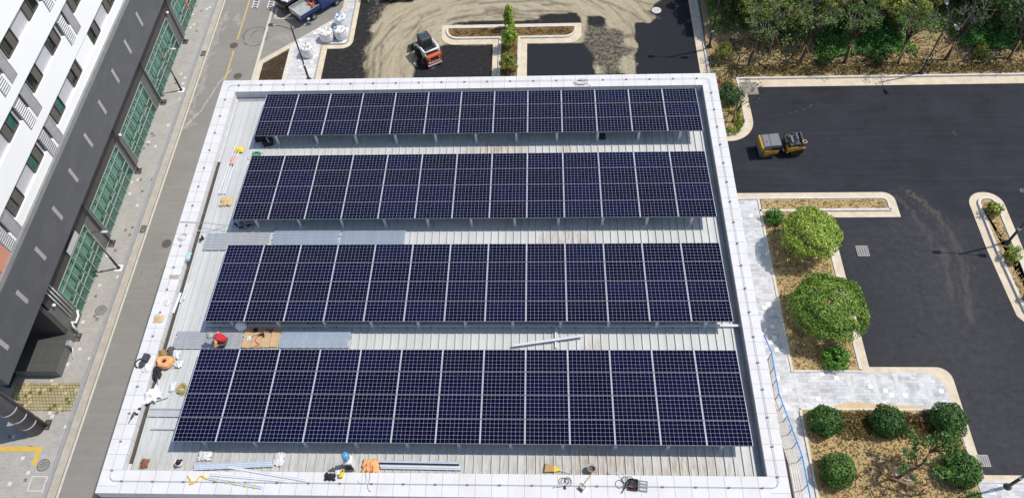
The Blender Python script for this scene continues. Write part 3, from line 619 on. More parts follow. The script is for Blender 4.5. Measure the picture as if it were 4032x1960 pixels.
# --- asphalt on the right
arcs = [P2('R30', [(700, 965), (770, 1010), (850, 1080), (910, 1160), (960, 1252)]), P2('R30', [(640, 985), (720, 1060), (800, 1170), (840, 1252)]), P2('R31', [(880, 0), (900, 120), (930, 240)]), P2('R31', [(960, 0), (985, 90), (1000, 200), (1020, 350)])]
drk = [P2('R31', [(725, 350), (760, 420), (830, 450), (920, 430)]), P2('R31', [(760, 170), (790, 260), (800, 330)])]
dust_patch = P2('R31', [(600, 180), (720, 260), (700, 380), (600, 480), (560, 300)])  # patch with a thin sprinkle of the dust tone
marks = [P2('R31', [(870, 30), (890, 60), (840, 90)]), P2('R31', [(1005, 85), (1030, 95)]), P2('R30', [(930, 655), (935, 700), (950, 690)]), P2('R30', [(915, 672), (955, 672)]), P2('R30', [(195, 490), (205, 480)]), P2('R30', [(100, 575), (260, 520)])]
def f_asph(X, Y):
    wx, wy = warp(X*1.3, Y*1.3); a = np.zeros(len(X))
    for i, q in enumerate(arcs): a = np.maximum(a, (0.72, 0.62, 0.70, 0.72)[i]*sm(dline(X+wx*.3, Y+wy*.3, q), 0.0, 1.25)*(.7+.3*np.sin(dline(X, Y, q)*14+wx*6)))
    for q in marks: a = np.maximum(a, 0.62*sm(dline(X+wx*.3, Y+wy*.3, q), 0.02, 0.14))
    a = np.maximum(a, 0.24*inpoly(X+wx, Y+wy, P2('R30', [(640, 980), (820, 970), (980, 1252), (760, 1252)]))); a = np.maximum(a, 0.2*inpoly(X+wx*2, Y+wy*2, dust_patch))
    a = np.maximum(a, 0.22*inpoly(X+wx*2, Y+wy*2, P2('R31', [(930, 420), (1288, 420), (1288, 760), (1100, 640), (960, 560)])))
    a = np.maximum(a, (0.20+0.10*np.sin(X*.9+wx*4)*np.cos(Y*.7+wy*4))*inpoly(X+wx*2, Y+wy*2, [(33.2, 20), (43, 20), (44, 3), (37.8, 3), (33.2, 10.4)]))
    d = np.zeros(len(X))
    for q in drk: d = np.maximum(d, 0.42*sm(dline(X+wx*.3, Y+wy*.3, q), 0.15, 0.6))
    d = np.maximum(d, 0.3*sm(np.hypot(X-38.9, Y-13.2)+wx, 0.6, 1.1))
    c = np.clip((21.5+wy*2-Y)/1.5, 0, 1)*np.clip((X-33)/.5, 0, 1)*(.75+.25*np.sin(X*.5+1))
    return a, d, c
grid_sheet('asphalt', 22.0, 70, -6, 33.2, 0.2, 0.0, M_asph, 'dust', f_asph)
# --- far kerb, rounded end beside the hall
KP = fillet([(70, 33.90), (28.86, 33.90), (28.86, 28.30), (22, 28.30)], [0, 0.0, 1.5, 0], 10)
b = MB(); ribbon(b, KP, 0.0, -0.15, -0.05, 0.15); struct(b.build('kerb', M_kerb))
KG = [p for p in KP]
b = MB(); ribbon(b, [Vector((70, 33.90)), Vector((29.75, 33.90))], 0.003, 0.78, -0.05, 0.012); struct(b.build('gutter', M_gutter))
b = MB(); ribbon(b, fillet([(28.86, 33.9), (28.86, 28.30), (22, 28.30)], [0, 1.5, 0], 10), 0.003, 0.50, -0.05, 0.014); struct(b.build('gutter', M_gutter))
struct(sheet('drain_pit_apron', rect(28.87, 30.2, 32.35, 33.65), 0.017, plain('apron_concrete', (0.27, 0.24, 0.185), 0.9, 0, 0.3, 3)))
struct(sheet('planting_bed', [(26.88, 28.42), (27.3, 28.42), (28.2, 28.8), (28.7, 29.8), (28.7, 34.05), (26.88, 34.05)], 0.10, M_dry))
def hillz(X, Y): return 0.11+np.clip(Y-35.6, 0, None)*0.10+0.12*np.sin(X*.7+Y*.5)*np.clip(Y-35.4, 0, 1)
def hz(x, y): return float(hillz(np.array([x]), np.array([y]))[0])
grid_sheet('wood_ground', 26.86, 72, 34.04, 62, 0.5, hillz, M_wood_soil, None, None)
# --- middle kerbs and beds
KM = fillet([(22, 22.66), (37.18, 22.66), (37.18, 21.50), (32.62, 21.50), (32.62, 10.02)], [0, 0.45, 0.05, 0.0, 0], 8)
GO = fillet([(22, 23.1), (37.66, 23.1), (37.66, 21.02), (33.1, 21.02), (33.1, 10.22), (37.69, 10.22), (37.69, 3.9), (72, 3.9)], [0, 0.75, 0.05, 0.05, 0.05, 0.8, 0.05, 0], 8)
poly = [tuple(p) for p in GO]+[(72, -6), (22, -6)]
b = MB(); b.prism(poly, -0.05, 0.02); struct(b.build('gutter', M_gutter))
b = MB(); ribbon(b, KM, 0.0, -0.16, 0.0, 0.15); struct(b.build('kerb', M_kerb))
struct(sheet('planting_bed', [(28.75, 22.50), (36.9, 22.50), (37.02, 22.38), (37.02, 21.66), (32.46, 21.66), (32.46, 21.64), (28.75, 21.64)], 0.09, M_dry))
b = MB(); b.box((32.53, 15.76, .05), (0.18, 11.48, .14)); b.box((30.5, 21.57, .05), (3.88, .16, .14)); b.box((28.6, 16.2, .05), (.14, 12.78, .14)); b.box((30.6, 9.9, .05), (3.9, .12, .14)); struct(b.build('bed_edging', M_kerb))
struct(sheet('planting_bed', rect(28.67, 32.44, 9.96, 21.5), 0.10, M_dry))
struct(sheet('walkway', [(22.6, 22.5), (28.53, 22.5), (28.53, 9.84), (36.3, 9.84), (37.0, 9.3), (37.15, 8.4), (37.15, 7.62), (28.53, 7.62), (28.53, -6), (22.6, -6)], 0.06, M_pav))
b = MB()
for x0, x1, y0, y1 in ((28.62, 28.85, 7.75, 9.75), (31.6, 31.85, 7.75, 9.75), (33.0, 33.3, 7.75, 9.75), (34.3, 34.55, 7.75, 9.75), (36.0, 36.28, 7.75, 9.75), (27.3, 28.5, 8.4, 8.65), (27.3, 28.5, 21.8, 22.1), (28.35, 28.53, 9.9, 21.7), (27.3, 28.34, 18.2, 18.5), (27.3, 28.34, 14.9, 15.15), (27.35, 28.19, 5.0, 5.25), (28.2, 28.42, -6, 7.5)):
    b.add([(x, y, 0.065) for x, y in rect(x0, x1, y0, y1)], [(0, 1, 2, 3)])
struct(b.build('stone_band', M_bandst))
struct(sheet('drip_strip', [(p.x, p.y) for p in P2('R31', [(335, 785), (430, 770), (790, 795), (785, 808), (340, 800)], 0.066)], 0.066, M_tan))
b = MB(); b.box((32.9, 7.56, .05), (8.5, .12, .16)); b.box((28.62, 0.7, .05), (.14, 13.6, .16)); b.box((37.2, 5.55, .05), (.14, 3.95, .14)); struct(b.build('bed_edging', M_kerb))
struct(sheet('planting_bed', rect(28.69, 37.13, -6, 7.5), 0.10, M_dry))
struct(sheet('walkway', [(37.2, 3.45), (72, 3.45), (72, -6), (37.2, -6)], 0.06, M_pav))
b = MB(); b.box((54.6, 3.52, .05), (34.8, .14, .12)); b.add([(x, y, 0.065) for x, y in rect(38.2, 38.35, -6, 3.3)], [(0, 1, 2, 3)]); b.add([(x, y, 0.065) for x, y in rect(38.6, 38.75, -6, 3.0)], [(0, 1, 2, 3)]); struct(b.build('bed_edging', M_kerb))
# --- island on the right edge
RIo = fillet([(42.37, 18.4), (42.37, 23.02), (44.62, 23.02), (44.62, 10), (48, 10), (48, 8), (44.6, 11.0), (42.62, 13.6)], [0, 1.05, 1.05, 0, 0, 0, 0, .4], 8, True)
b = MB(); b.prism(RIo, -0.05, 0.02); struct(b.build('gutter', M_gutter))
RIk = fillet([(45.2, 10.9), (43.1, 13.8), (42.87, 18.4), (42.87, 22.56), (44.15, 22.56), (44.15, 12)], [0, .5, 0, .6, .6, 0], 8)
b = MB(); ribbon(b, RIk, 0.0, -0.16, 0.0, 0.16); struct(b.build('kerb', M_kerb))
struct(sheet('planting_bed', [(45.3, 11.1), (43.26, 13.85), (43.03, 18.4), (43.03, 22.0), (43.4, 22.4), (43.7, 22.4), (43.99, 22.0), (43.99, 12)], 0.10, M_dry))

# ================================================================== BUILDING ON THE LEFT
lb = thing('apartment_block', 'white apartment block with dark stone band above green glass ground floor', 'building', (-15.5, 28, 0))
def part(mb, name, mats, parent=lb, **k): return mb.build(name, mats, parent, world=True, **k)
b = MB(); b.box((-19.25, 30.75, 7.015), (9.5, 48.5, 3.27)); part(b, 'stone_band', M_stone)
b = MB(); b.box((-19.23, 30.75, 8.805), (9.42, 48.5, 0.31)); part(b, 'ledge', plain('grey_ledge', (0.24, 0.245, 0.24), 0.8, 0, 0.2, 2))
b = MB(); b.box((-20, 31.25, 14.5), (10.28, 37.5, 11.08)); part(b, 'upper_wall', M_wgrey)      # recessed strip plane at x = -14.86
b = MB(); zb = [(8.96, 9.56), (10.68, 12.16), (13.26, 14.72), (15.82, 17.30), (18.38, 20.04)]
for z0, z1 in zb: b.box((-14.77, 31.25, (z0+z1)/2), (0.18, 37.5, z1-z0))
part(b, 'white_band', M_white)
b = MB()
for i, zl in enumerate((9.56, 12.16, 14.72, 17.30)):
    zt = zl+1.12 if i != 1 else zl+1.10
    for y0, y1 in ((25.85, 28.05), (32.6, 36), (36, 50)) if i == 0 else ((36, 50), (12.5, 14.4)): b = MB(); b.box((-14.80, (y0+y1)/2, (zl+zt)/2), (0.125, y1-y0, zt-zl-0.004)); part(b, 'white_panel', M_white)
WY = [14.5, 17.57, 21.32, 24.37, 28.14, 31.19, 34.96]
ri = 0
for zl in (9.6, 12.2, 14.76, 17.34):
    for y in WY:
        ri += 1; y1 = y+1.4; zh = zl+1.03
        b = MB()
        for (cy, cz, sy, sz) in ((y+.7, zl+.03, 1.4, .06), (y+.7, zh-.03, 1.4, .06), (y+.03, (zl+zh)/2, .06, zh-zl-.12), (y1-.03, (zl+zh)/2, .06, zh-zl-.12), (y+.7, (zl+zh)/2, .07, zh-zl-.12)): b.box((-14.80, cy, cz), (.1, sy, sz))
        w = part(b, 'window', M_bronze)
        b = MB(); b.box((-14.845, y+.365+(.67 if ri % 3 == 0 else 0), (zl+zh)/2), (.02, .6, zh-zl-.12)); g = b.build('pane', (M_dglass, M_dglass, plain('teal_reflect_curtain', (.03, .13, .11), .1, 0, .7, 3), plain('grey_curtain_pane', (.10, .105, .095), .15, 0, .6, 2.5))[(ri*7+ri//3) % 4], w, world=False);  # teal pane: curtain and reflection put into the pane's colour
        for v in g.data.vertices: v.co.x += 15.5; v.co.y -= 28
        b = MB(); b.box((-14.835, y+.365+(0 if ri % 3 == 0 else .67), (zl+zh)/2), (.02, .6, zh-zl-.12)); g = b.build('insect_screen', M_screen, w)
        for v in g.data.vertices: v.co.x += 15.5; v.co.y -= 28
for i, zl in enumerate((8.98, 11.34, 13.92, 16.5)):
    for y in (19.25, 20.24, 26.11, 27.09) if i else (19.25, 20.24, 12.55, 13.5):
        h = 1.62 if i == 0 else 1.9
        b = MB(); b.box((-14.70, y+.38, zl+h/2), (.06, .78, h), 0)
        white = (i in (1, 2)) and y in (19.25, 26.11)
        if y not in (19.25, 26.11, 12.55): b.box((-14.668, y+.36, zl+h/2-.02), (.012, .64, h-.14), 1)
        for k in range(int(h/.16) if y in (19.25, 26.11, 12.55) else 0): b.box((-14.655, y+.38, zl+.1+k*.16), (.06, .66, .07), 1, ry=R(30))
        part(b, 'louvre', [plain('louvre_frame', (0.23, 0.228, 0.235), .6), (plain('louvre_white', (.58, .58, .59), .5) if white else plain('louvre_slat', (.36, .355, .365), .5))])
b = MB(); b.box((-14.69, 11.9, 9.9), (0.09, 1.2, 1.9)); b.box((-14.72, 9.4, 12.0), (0.12, 3.7, 6.0)); part(b, 'salmon_wall', M_orwall)
for k in range(10):
    y = 33.66-2.84*k; b = MB(); b.box((-14.50, y, 7.035), (.03, .27, 1.13)); part(b, 'wall_slit', plain('slit_panel', (.40, .39, .385), .7))
b = MB(); b.box((-20, 31.3, 4.25), (8.96, 38, 2.24)); part(b, 'spandrel', M_spand)  # wall strip under the band, its shade painted into the material
for y0, y1 in ((18.6, 19.78), (25.33, 26.38), (31.5, 32.6), (38.5, 40.0), (12.15, 13.66)):
    b = MB(); b.box((-15.7, (y0+y1)/2, 1.56), (.44, y1-y0, 3.13)); part(b, 'pier', M_pier)
b = MB(); b.box((-19.0, 31.1, 1.56), (.3, 38, 3.1)); b.box((-17.3, 31.1, .14), (3.4, 38, .03)); part(b, 'interior', plain('dim_interior', (.22, .24, .22), .9))
for y0, y1 in ((13.7, 18.56), (19.82, 25.3), (26.42, 31.46), (32.64, 38.45), (40.03, 46.0)):
    n = 6; dy = (y1-y0)/n
    b = MB(); b.box((-15.53, (y0+y1)/2, 1.62), (.02, y1-y0, 3.0)); g = part(b, 'glass_front', M_gglass)
    b = MB()
    for i in range(n+1): b.box((-15.49, y0+dy*i, 1.62), (.07, .055, 3.0))
    for i in range(n):
        for z in (.15, .95, 1.5 if i % 2 else 1.35, 2.62, 3.1): b.box((-15.495, y0+dy*(i+.5), z), (.05, dy-.056, .05))
    f = b.build('mullions', M_mull, g)
    for v in f.data.vertices: v.co.x += 15.5; v.co.y -= 28
    b = MB()
    for i in range(n): b.box((-15.78, y0+dy*(i+.52), 1.98), (.03, dy*.86, 1.2))
    part(b, 'roller_blind', plain('teal_blind', (.50, .66, .60), .8, 0, .12, 2))
    b = MB()
    for i in range(n): b.box((-16.3, y0+dy*(i+.4), .75), (.8, dy*.6, .06)); b.box((-16.3, y0+dy*(i+.4), .45), (.1, .1, .6))
    part(b, 'desk_row', plain('pale_desk', (.45, .47, .44), .6))
for i, y in enumerate((39.3, 32.3, 25.72, 19.35)):
    b = MB(); b.tube([(-15.36, y, 5.3), (-15.36, y, .45), (-15.3, y, .2), (-15.18, y-.1, .16)], .055, 8); part(b, 'downpipe', M_dkmetal, smooth=True)
b = MB()
for y in (13.4, 13.15, 12.9): b.tube([(-15.38, y, 5.3), (-15.38, y, 1.3)], .04, 8)
b.tube([(-15.3, 13.5, 1.0), (-15.25, 13.2, .75), (-15.25, 12.75, .75), (-15.3, 12.6, 1.05), (-15.3, 12.45, .9), (-15.3, 12.4, .2)], .075, 8); part(b, 'gas_pipe', M_plastic, smooth=True)
for y, z in ((12.6, 3.2), (26.1, 3.3), (38.8, 3.4)):
    b = MB(); b.lathe([(.02, -.08), (.10, -.06), (.12, .0), (.06, .08)], (-15.33, y, z), 10); b.tube([(-15.48, y, z), (-15.3, y, z)], .02, 6); part(b, 'wall_lamp', M_plastic, smooth=True)
b = MB(); b.box((-15.44, 16.85, 3.56), (.06, 1.6, .5)); part(b, 'signboard', M_wgrey)
b = MB(); b.box((-15.46, 42.4, 1.2), (.03, .22, 1.1)); part(b, 'hanging_sign', plain('faded_orange_sign', (.55, .2, .08), .7, 0, .6, 9))
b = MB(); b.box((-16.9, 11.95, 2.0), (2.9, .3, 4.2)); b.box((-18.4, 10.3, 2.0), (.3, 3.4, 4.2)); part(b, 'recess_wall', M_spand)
t_ = thing('stone_plinth', 'low dark tiled plinth standing in the shaded recess of the white block', 'plinth', (-16.6, 10.7, .12))
b = MB(); b.box((0, 0, .4), (2.6, 2.7, .8)); b.build('body', M_pier, t_, bevel=.02)
b = MB(); b.box((0.0, 0, .82), (2.66, 2.76, .04)); 
for i in range(1, 5): b.box((-1.33+.53*i, 0, .842), (.012, 2.7, .006), 1); b.box((0, -1.38+.55*i, .842), (2.6, .012, .006), 1)
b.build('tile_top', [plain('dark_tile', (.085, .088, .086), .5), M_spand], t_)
t_ = thing('electric_box', 'small steel box fixed on the end of the dark plinth', 'electrical box', (-15.15, 11.25, .55))
b = MB(); b.box((0, 0, .2), (.3, .34, .4)); b.build('cabinet', M_chrome, t_, bevel=.02); b = MB(); b.tube([(.1, -.1, 0), (.12, -.3, -.2), (.14, -.7, -.4)], .035, 8); b.build('conduit', M_plastic, t_, smooth=True)
# round column with ring bands
t_ = thing('round_column', 'thick dark round column with two pale ring bands', 'column', (-15.72, 6.1, .12))
b = MB(); b.lathe([(.52, 0), (.52, 9.4)], n=28); b.build('shaft', M_stone, t_, smooth=True)
for z in (.95, 1.95, 2.95): b = MB(); b.lathe([(.515, z), (.535, z+.01), (.535, z+.09), (.515, z+.1)], n=28); b.build('ring_band', M_wgrey, t_, smooth=True)
b = MB(); b.tube([(.62, .15, 9), (.62, .15, .1)], .06, 8); b.build('downpipe', M_bronze, t_, smooth=True)
struct(sheet('grass_pavers', [(-18.0, 8.95), (-18.0, 7.4), (-17.1, 7.2), (-13.98, 7.12), (-13.98, 8.95)], .124, m_pavers('turf_stone', (.36, .30, .17), (.42, .36, .23), .2, .2, (.52, .40, .20), (.10, .12, .03), (.15, .14, .06), .3, .2, .86, .1, .03)))
b = MB(); b.add([(x, y, .124) for x, y in rect(-18, -15.2, 4.70, 4.98)], [(0, 1, 2, 3)]); b.add([(x, y, .124) for x, y in rect(-15.2, -14.92, 3.9, 4.98)], [(0, 1, 2, 3)]); struct(b.build('tactile_strip', plain('tactile_yellow', (.62, .40, .06), .8, 0, .15, 5)))
struct(sheet('bay_edge', [(-17.8, 3.6), (-17.2, 3.6), (-17.6, 2.4), (-18.2, 2.4)], .123, M_tan))

# ================================================================== THE HALL WITH THE SOLAR ROOF
hb = thing('flat_roofed_hall', 'white flat roofed hall with granite parapet carrying four rows of solar panels', 'building', (10, 9, 0))
XL, XR, YF, YB = -2.66, 22.83, -1.80, 19.66; IL, IR, IF, IB = -1.88, 22.10, -0.94, 18.84
def hp(mb, name, mats, **k): return mb.build(name, mats, hb, world=True, **k)
b = MB(); b.box(((XL+XR)/2, (YF+YB)/2, 6.98), (XR-XL-.10, YB-YF-.10, 13.96)); hp(b, 'wall', M_wallb)
b = MB(); b.box(((XL+XR)/2, YF+.03, 13.3), (XR-XL-.12, .05, 1.2)); hp(b, 'dark_fascia', plain('slate_fascia', (.16, .16, .185), .6))
for nm, x0, x1, y0, y1, m in (('w', XL, IL, YF, YB, M_cy), ('e', IR, XR, YF, YB, M_cy), ('s', IL, IR, YF, IF, M_cx), ('n', IL, IR, IB, YB, M_cx)):
    b = MB(); b.box(((x0+x1)/2, (y0+y1)/2, 14.23), (x1-x0, y1-y0, .54)); hp(b, 'parapet', m)
b = MB(); b.add([(x, y, ROOF) for x, y in rect(-1.72, 21.80, IF+.012, 18.46)], [(0, 1, 2, 3)]); o = b.build('metal_roof', M_roof, hb)
for v in o.data.vertices: v.co.x -= 0
o.location = (-10, -9, 0)
b = MB()
for i in range(71):
    x = -1.60+i/3.0; b.profile([(x-.016, 0), (x-.013, .052), (x+.011, .052), (x+.016, 0)], IF+.03, 18.45)
for q in range(len(b.v)): b.v[q] = (b.v[q][0], b.v[q][1], b.v[q][2]+ROOF-.002)
hp(b, 'seam_ribs', plain('rib_metal', (.50, .51, .50), .5, 0, .15, 2))
b = MB()
for i in range(70):
    for dx in (.08, .25): b.lathe([(.02, 0), (.02, .02), (.005, .026)], (-1.60+i/3.0+dx, IF+.15, ROOF), 6)
hp(b, 'roof_screws', M_galv)['kind'] = 'stuff'
b = MB(); b.box((21.95, 8.95, 14.02), (.30, 19.75, .03)); b.box((21.81, 8.95, 14.08), (.015, 19.75, .14)); b.box((22.085, 8.95, 14.17), (.02, 19.75, .30)); hp(b, 'gutter', M_gutm)
b = MB(); b.box((9.95, 18.65, 14.03), (23.6, .36, .03)); b.box((9.95, 18.47, 14.09), (23.6, .015, .12)); hp(b, 'gutter', M_gutm)
b = MB(); b.box((-1.80, 6.9, 14.152), (.13, 15.0, .03)); hp(b, 'gutter', M_dkgut)  # narrow slot drawn as a mottled dark brown strip
b = MB(); b.box((-1.80, 16.5, 14.16), (.13, 4.2, .03)); hp(b, 'flashing', M_wgrey); b = MB(); b.box((-1.80, -.75, 14.16), (.13, .32, .03)); hp(b, 'flashing', M_wgrey)
cxl, cxr, cyf, cyb = -2.25, 22.46, -1.36, 19.27
CP = fillet([(cxl, cyf), (cxr, cyf), (cxr, cyb), (cxl, cyb)], .25, 5, True); CP.append(CP[0])
b = MB(); b.tube([(p.x, p.y, COP+.065) for p in CP], .0095, 5, caps=False); hp(b, 'conductor_cable', plain('conductor_wire', (.40, .41, .42), .4, .3))
pr = MB(); pr.box((0, 0, .025), (.06, .06, .05)); pr.box((0, 0, .06), (.085, .04, .035))
h0 = None; n_h = 0
def holder(x, y):
    global h0
    if h0 is None: h0 = pr.build('cable_holder', plain('holder_grey', (.20, .20, .205), .6), hb); o = h0
    else: o = h0.copy(); COL.objects.link(o)
    o.location = (x-10, y-9, COP)
for y in np.arange(cyf+.4, cyb-.3, 1.13): holder(cxl, float(y)); holder(cxr, float(y))
for x in np.arange(cxl+.5, cxr-.3, 1.18): holder(float(x), cyf); holder(float(x), cyb)
# ---------------------------------------------------------------- solar arrays
PXW, PYH, TILT = 1.665, 1.005, 0.0716
Y0 = {1: 15.328, 2: 10.299, 3: 5.120, 4: 0.0}; NR = {1: 3, 2: 4, 3: 4, 4: 4}
W_, H_ = 1.652, 0.990
pm = MB(); m0 = 0.010
pm.add([(m0, m0, .0405), (W_-m0, m0, .0405), (W_-m0, H_-m0, .0405), (m0, H_-m0, .0405)], [(0, 1, 2, 3)])
pm.add([(m0, m0, .033), (m0, H_-m0, .033), (W_-m0, H_-m0, .033), (W_-m0, m0, .033)], [(0, 1, 2, 3)], 1)
def border(b, w0, w1, z0, z1):
    for c, d in (((W_/2, w0+(w1-w0)/2, (z0+z1)/2), (W_-2*w0, w1-w0, z1-z0)), ((W_/2, H_-w0-(w1-w0)/2, (z0+z1)/2), (W_-2*w0, w1-w0, z1-z0)),
                 ((w0+(w1-w0)/2, H_/2, (z0+z1)/2), (w1-w0, H_-2*w1, z1-z0)), ((W_-w0-(w1-w0)/2, H_/2, (z0+z1)/2), (w1-w0, H_-2*w1, z1-z0))): b.box(c, d, 1 if d[0] < .1 else 0)
labels = {1: 'rearmost solar array only three panels deep, just inside the back parapet', 2: 'second solar array from the back, right in front of the shallow three-deep one',
          3: 'third solar array from the back, behind the crouching worker in red', 4: 'front solar array nearest the front parapet and its scattered tools'}
panel0 = frame0 = None
for k in (4, 3, 2, 1):
    ar = thing('solar_array', labels[k], 'solar array', (0, Y0[k], ROOF), 0, 'rows of solar panels on the metal roof')
    n = NR[k]
    for j in range(n):
        for i in range(13):
            s = (n-1-j)*PYH+.006                 # slope distance of the panel's front edge from the array's front edge
            loc = (i*PXW+.006, s*math.cos(TILT)+.0, (15.0-ROOF)-.0405-s*math.sin(TILT))
            if panel0 is None:
                p = pm.build('solar_panel', [M_pv, M_wframe], ar); panel0 = p
                uvl = p.data.uv_layers.new(name='UVMap'); 
                for li, lp in enumerate(p.data.loops):
                    co = p.data.vertices[lp.vertex_index].co; uvl.data[li].uv = (co.x-.021, co.y-.0145)
                fb = MB(); border(fb, 0, .0095, 0, .0412); f = fb.build('frame', [M_pframe, M_wframe], p); frame0 = f
                p.location = loc; p.rotation_euler = (-TILT, 0, 0)
            else:
                p = panel0.copy(); COL.objects.link(p); p.parent = ar; p.location = loc; p.rotation_euler = (-TILT, 0, 0)
                for s0 in (frame0,): q = s0.copy(); COL.objects.link(q); q.parent = p
    D = n*PYH*math.cos(TILT); hz0 = 15.0-ROOF-.05
    for yy in (.42, D*.36, D*.68, D-.4):
        z = hz0-yy*math.tan(TILT); b = MB(); b.box((6.5*PXW, yy, z-.045), (13*PXW-.1, .06, .08)); b.build('purlin', M_galv, ar)
    for i in range(11):
        x = .98+1.965*i
        b = MB(); z = hz0-.2*math.tan(TILT)-.05; b.box((x, .2, z/2), (.11, .09, z)); b.box((x, .2, .012), (.2, .16, .024)); b.build('post', M_galv, ar)
        zb_ = hz0-(D-.4)*math.tan(TILT)-.09; b = MB(); b.box((x, D-.4, zb_/2), (.10, .10, zb_)); b.build('post', M_galv, ar)
        b = MB(); ang = math.atan2(z-zb_, D-.82); b.box((x, D/2, (z+zb_)/2+.03), (.05, D-.85, .05), rx=-ang); b.build('rafter', M_galv, ar)
    if k == 3:
        b = MB(); b.box((6.5*PXW+.15, .22, .10), (13*PXW+.75, .10, .07)); b.build('base_rail', M_galv, ar)
        b = MB()
        for i in range(22): b.box((.35+i, .22, .035), (.07, .12, .06))
        b.build('rail_feet', M_dkmetal, ar)

# ================================================================== STREET LAMPS
def lamp_double(loc, label, heads, h=5.35, cut=None):
    t = thing('street_lamp', label, 'street lamp', loc, 0, 'black double armed street lamps')
    b = MB(); b.lathe([(.20, 0), (.20, .05), (.15, .12), (.10, .22), (.085, .3), (.085, 1.45)], n=14); b.lathe([(.06, 1.58), (.05, h)], n=12); b.lathe([(.05, h-.02), (.055, h+.02), (.0, h+.06)], n=10); b.build('pole', M_dkmetal, t, smooth=True)
    b = MB(); b.lathe([(.09, 1.44), (.10, 1.48), (.10, 1.56), (.065, 1.6)], n=14); b.build('collar', M_chrome, t, smooth=True)
    for dx, dy in heads:
        L_ = math.hypot(dx, dy); ux, uy = dx/L_, dy/L_; R0 = L_-.28
        b = MB(); b.tube([(0, 0, h-.35), (ux*R0*.3, uy*R0*.3, h-.22), (ux*R0*.65, uy*R0*.65, h-.14), (ux*R0, uy*R0, h-.12)], .022, 6)
        b.tube([(0, 0, h-.62), (ux*R0*.16, uy*R0*.16, h-.40), (ux*R0*.45, uy*R0*.45, h-.19)], .014, 6); a = b.build('arm', M_dkmetal, t, smooth=True)
        b = MB(); b.box((0, 0, 0), (.46, .27, .07), 0, taper=.9); b.box((.02, 0, .038), (.3, .2, .012), 1); b.box((-.26, 0, 0), (.12, .12, .05), 2)
        hd = b.build('lamp_head', [M_mach_g, M_dkmetal, M_chrome], a); hd.location = (ux*(R0+.2), uy*(R0+.2), h-.12); hd.rotation_euler = (0, 0, math.atan2(uy, ux))
    return t
L1 = P('T1', 1315, 1225, .1)
lamp_double((L1.x, L1.y, .09), 'black double armed street lamp on pale pavers beside white sacks', [(-1.6, .27), (1.3, .27)])
lamp_double((42.42, 34.2, .12), 'black street lamp on the far kerb under the wood edge', [(.21, 1.75), (.14, -1.1)])
lamp_double((27.07, 37.3, .3), 'black street lamp in the wood corner left of the sloping trees', [(-1.4, .1), (1.4, -.1)])
lamp_double((43.74, 18.88, .10), 'black street lamp in the dry grass island at the right edge', [(-1.55, .15), (1.4, -.15)])
lamp_double((38.68, 3.27, .06), 'black street lamp on pavers in the bottom right corner', [(-1.2, -.8), (1.2, .8)])
def lamp_walk(loc, label):
    t = thing('street_lamp', label, 'street lamp', loc, 0, 'slim grey street lamps on the pavement')
    b = MB(); b.box((0, 0, .012), (.5, .5, .024)); b.build('base_plate', M_plastic, t)
    b = MB(); b.lathe([(.13, .02), (.13, .07), (.08, .12), (.072, 1.25), (.075, 1.3)], n=12); b.build('lower_pole', M_dkmetal, t, smooth=True)
    b = MB(); b.lathe([(.055, 1.3), (.04, 4.25)], n=10); b.lathe([(.03, 4.25), (.05, 4.32), (.0, 4.42)], n=8); b.build('pole', M_twig, t, smooth=True)
    b = MB(); b.tube([(-.05, 0, 3.85), (.15, 0, 4.12), (.5, 0, 4.24), (.78, 0, 4.22)], .022, 6); b.ring((-.16, .0, 3.98), .12, .016, 12, 5, tilt=R(90), a0=.6, a1=5.4); b.build('arm', M_dkmetal, t, smooth=True)
    b = MB(); b.blob((.98, 0, 4.2), (.24, .11, .06), amp=.0); b.build('lamp_head', M_wgrey, t, smooth=True)
lamp_walk((-14.12, 33.58, .12), 'slim grey street lamp on the pavement, the upper one near the back of the lane')
lamp_walk((-14.12, 17.17, .12), 'slim grey street lamp on the pavement, the nearer one beside the lower glass bay')

# ================================================================== PLANTS
def leaf_mesh(name, pts, nrm, size, mat, g, curl=0.0):
    """many small leaf-sized faces: one bent quad per leaf, each its own island"""
    n = len(pts); nr = nrm+g.normal(0, .55, (n, 3)); nr /= np.linalg.norm(nr, axis=1, keepdims=True)+1e-9
    a = np.cross(nr, g.normal(0, 1, (n, 3))); a /= np.linalg.norm(a, axis=1, keepdims=True)+1e-9; c = np.cross(nr, a)
    s = size*(.6+.8*g.random((n, 1))); w = s*.62
    V = np.stack([pts-a*s*.5, pts+c*w*.5, pts+a*s*.5+nr*s*-.12, pts-c*w*.5], 1).reshape(-1, 3); F = np.arange(4*n).reshape(n, 4)
    me = bpy.data.meshes.new(name); me.vertices.add(4*n); me.vertices.foreach_set('co', V.ravel()); me.loops.add(4*n); me.loops.foreach_set('vertex_index', F.ravel().astype(np.int32))
    me.polygons.add(n); me.polygons.foreach_set('loop_start', np.arange(n, dtype=np.int32)*4); me.update(calc_edges=True); me.materials.append(mat)
    o = bpy.data.objects.new(name, me); COL.objects.link(o); return o
def clump_pts(g, centres, radii, per, shell=.55):
    P_, N_ = [], []
    for c, r, k in zip(centres, radii, per):
        d = g.normal(0, 1, (k, 3)); d /= np.linalg.norm(d, axis=1, keepdims=True); rr = shell+(1-shell)*g.random((k, 1))**.6
        P_.append(np.array(c)+d*np.array(r)*rr); N_.append(d)
    return np.concatenate(P_), np.concatenate(N_)
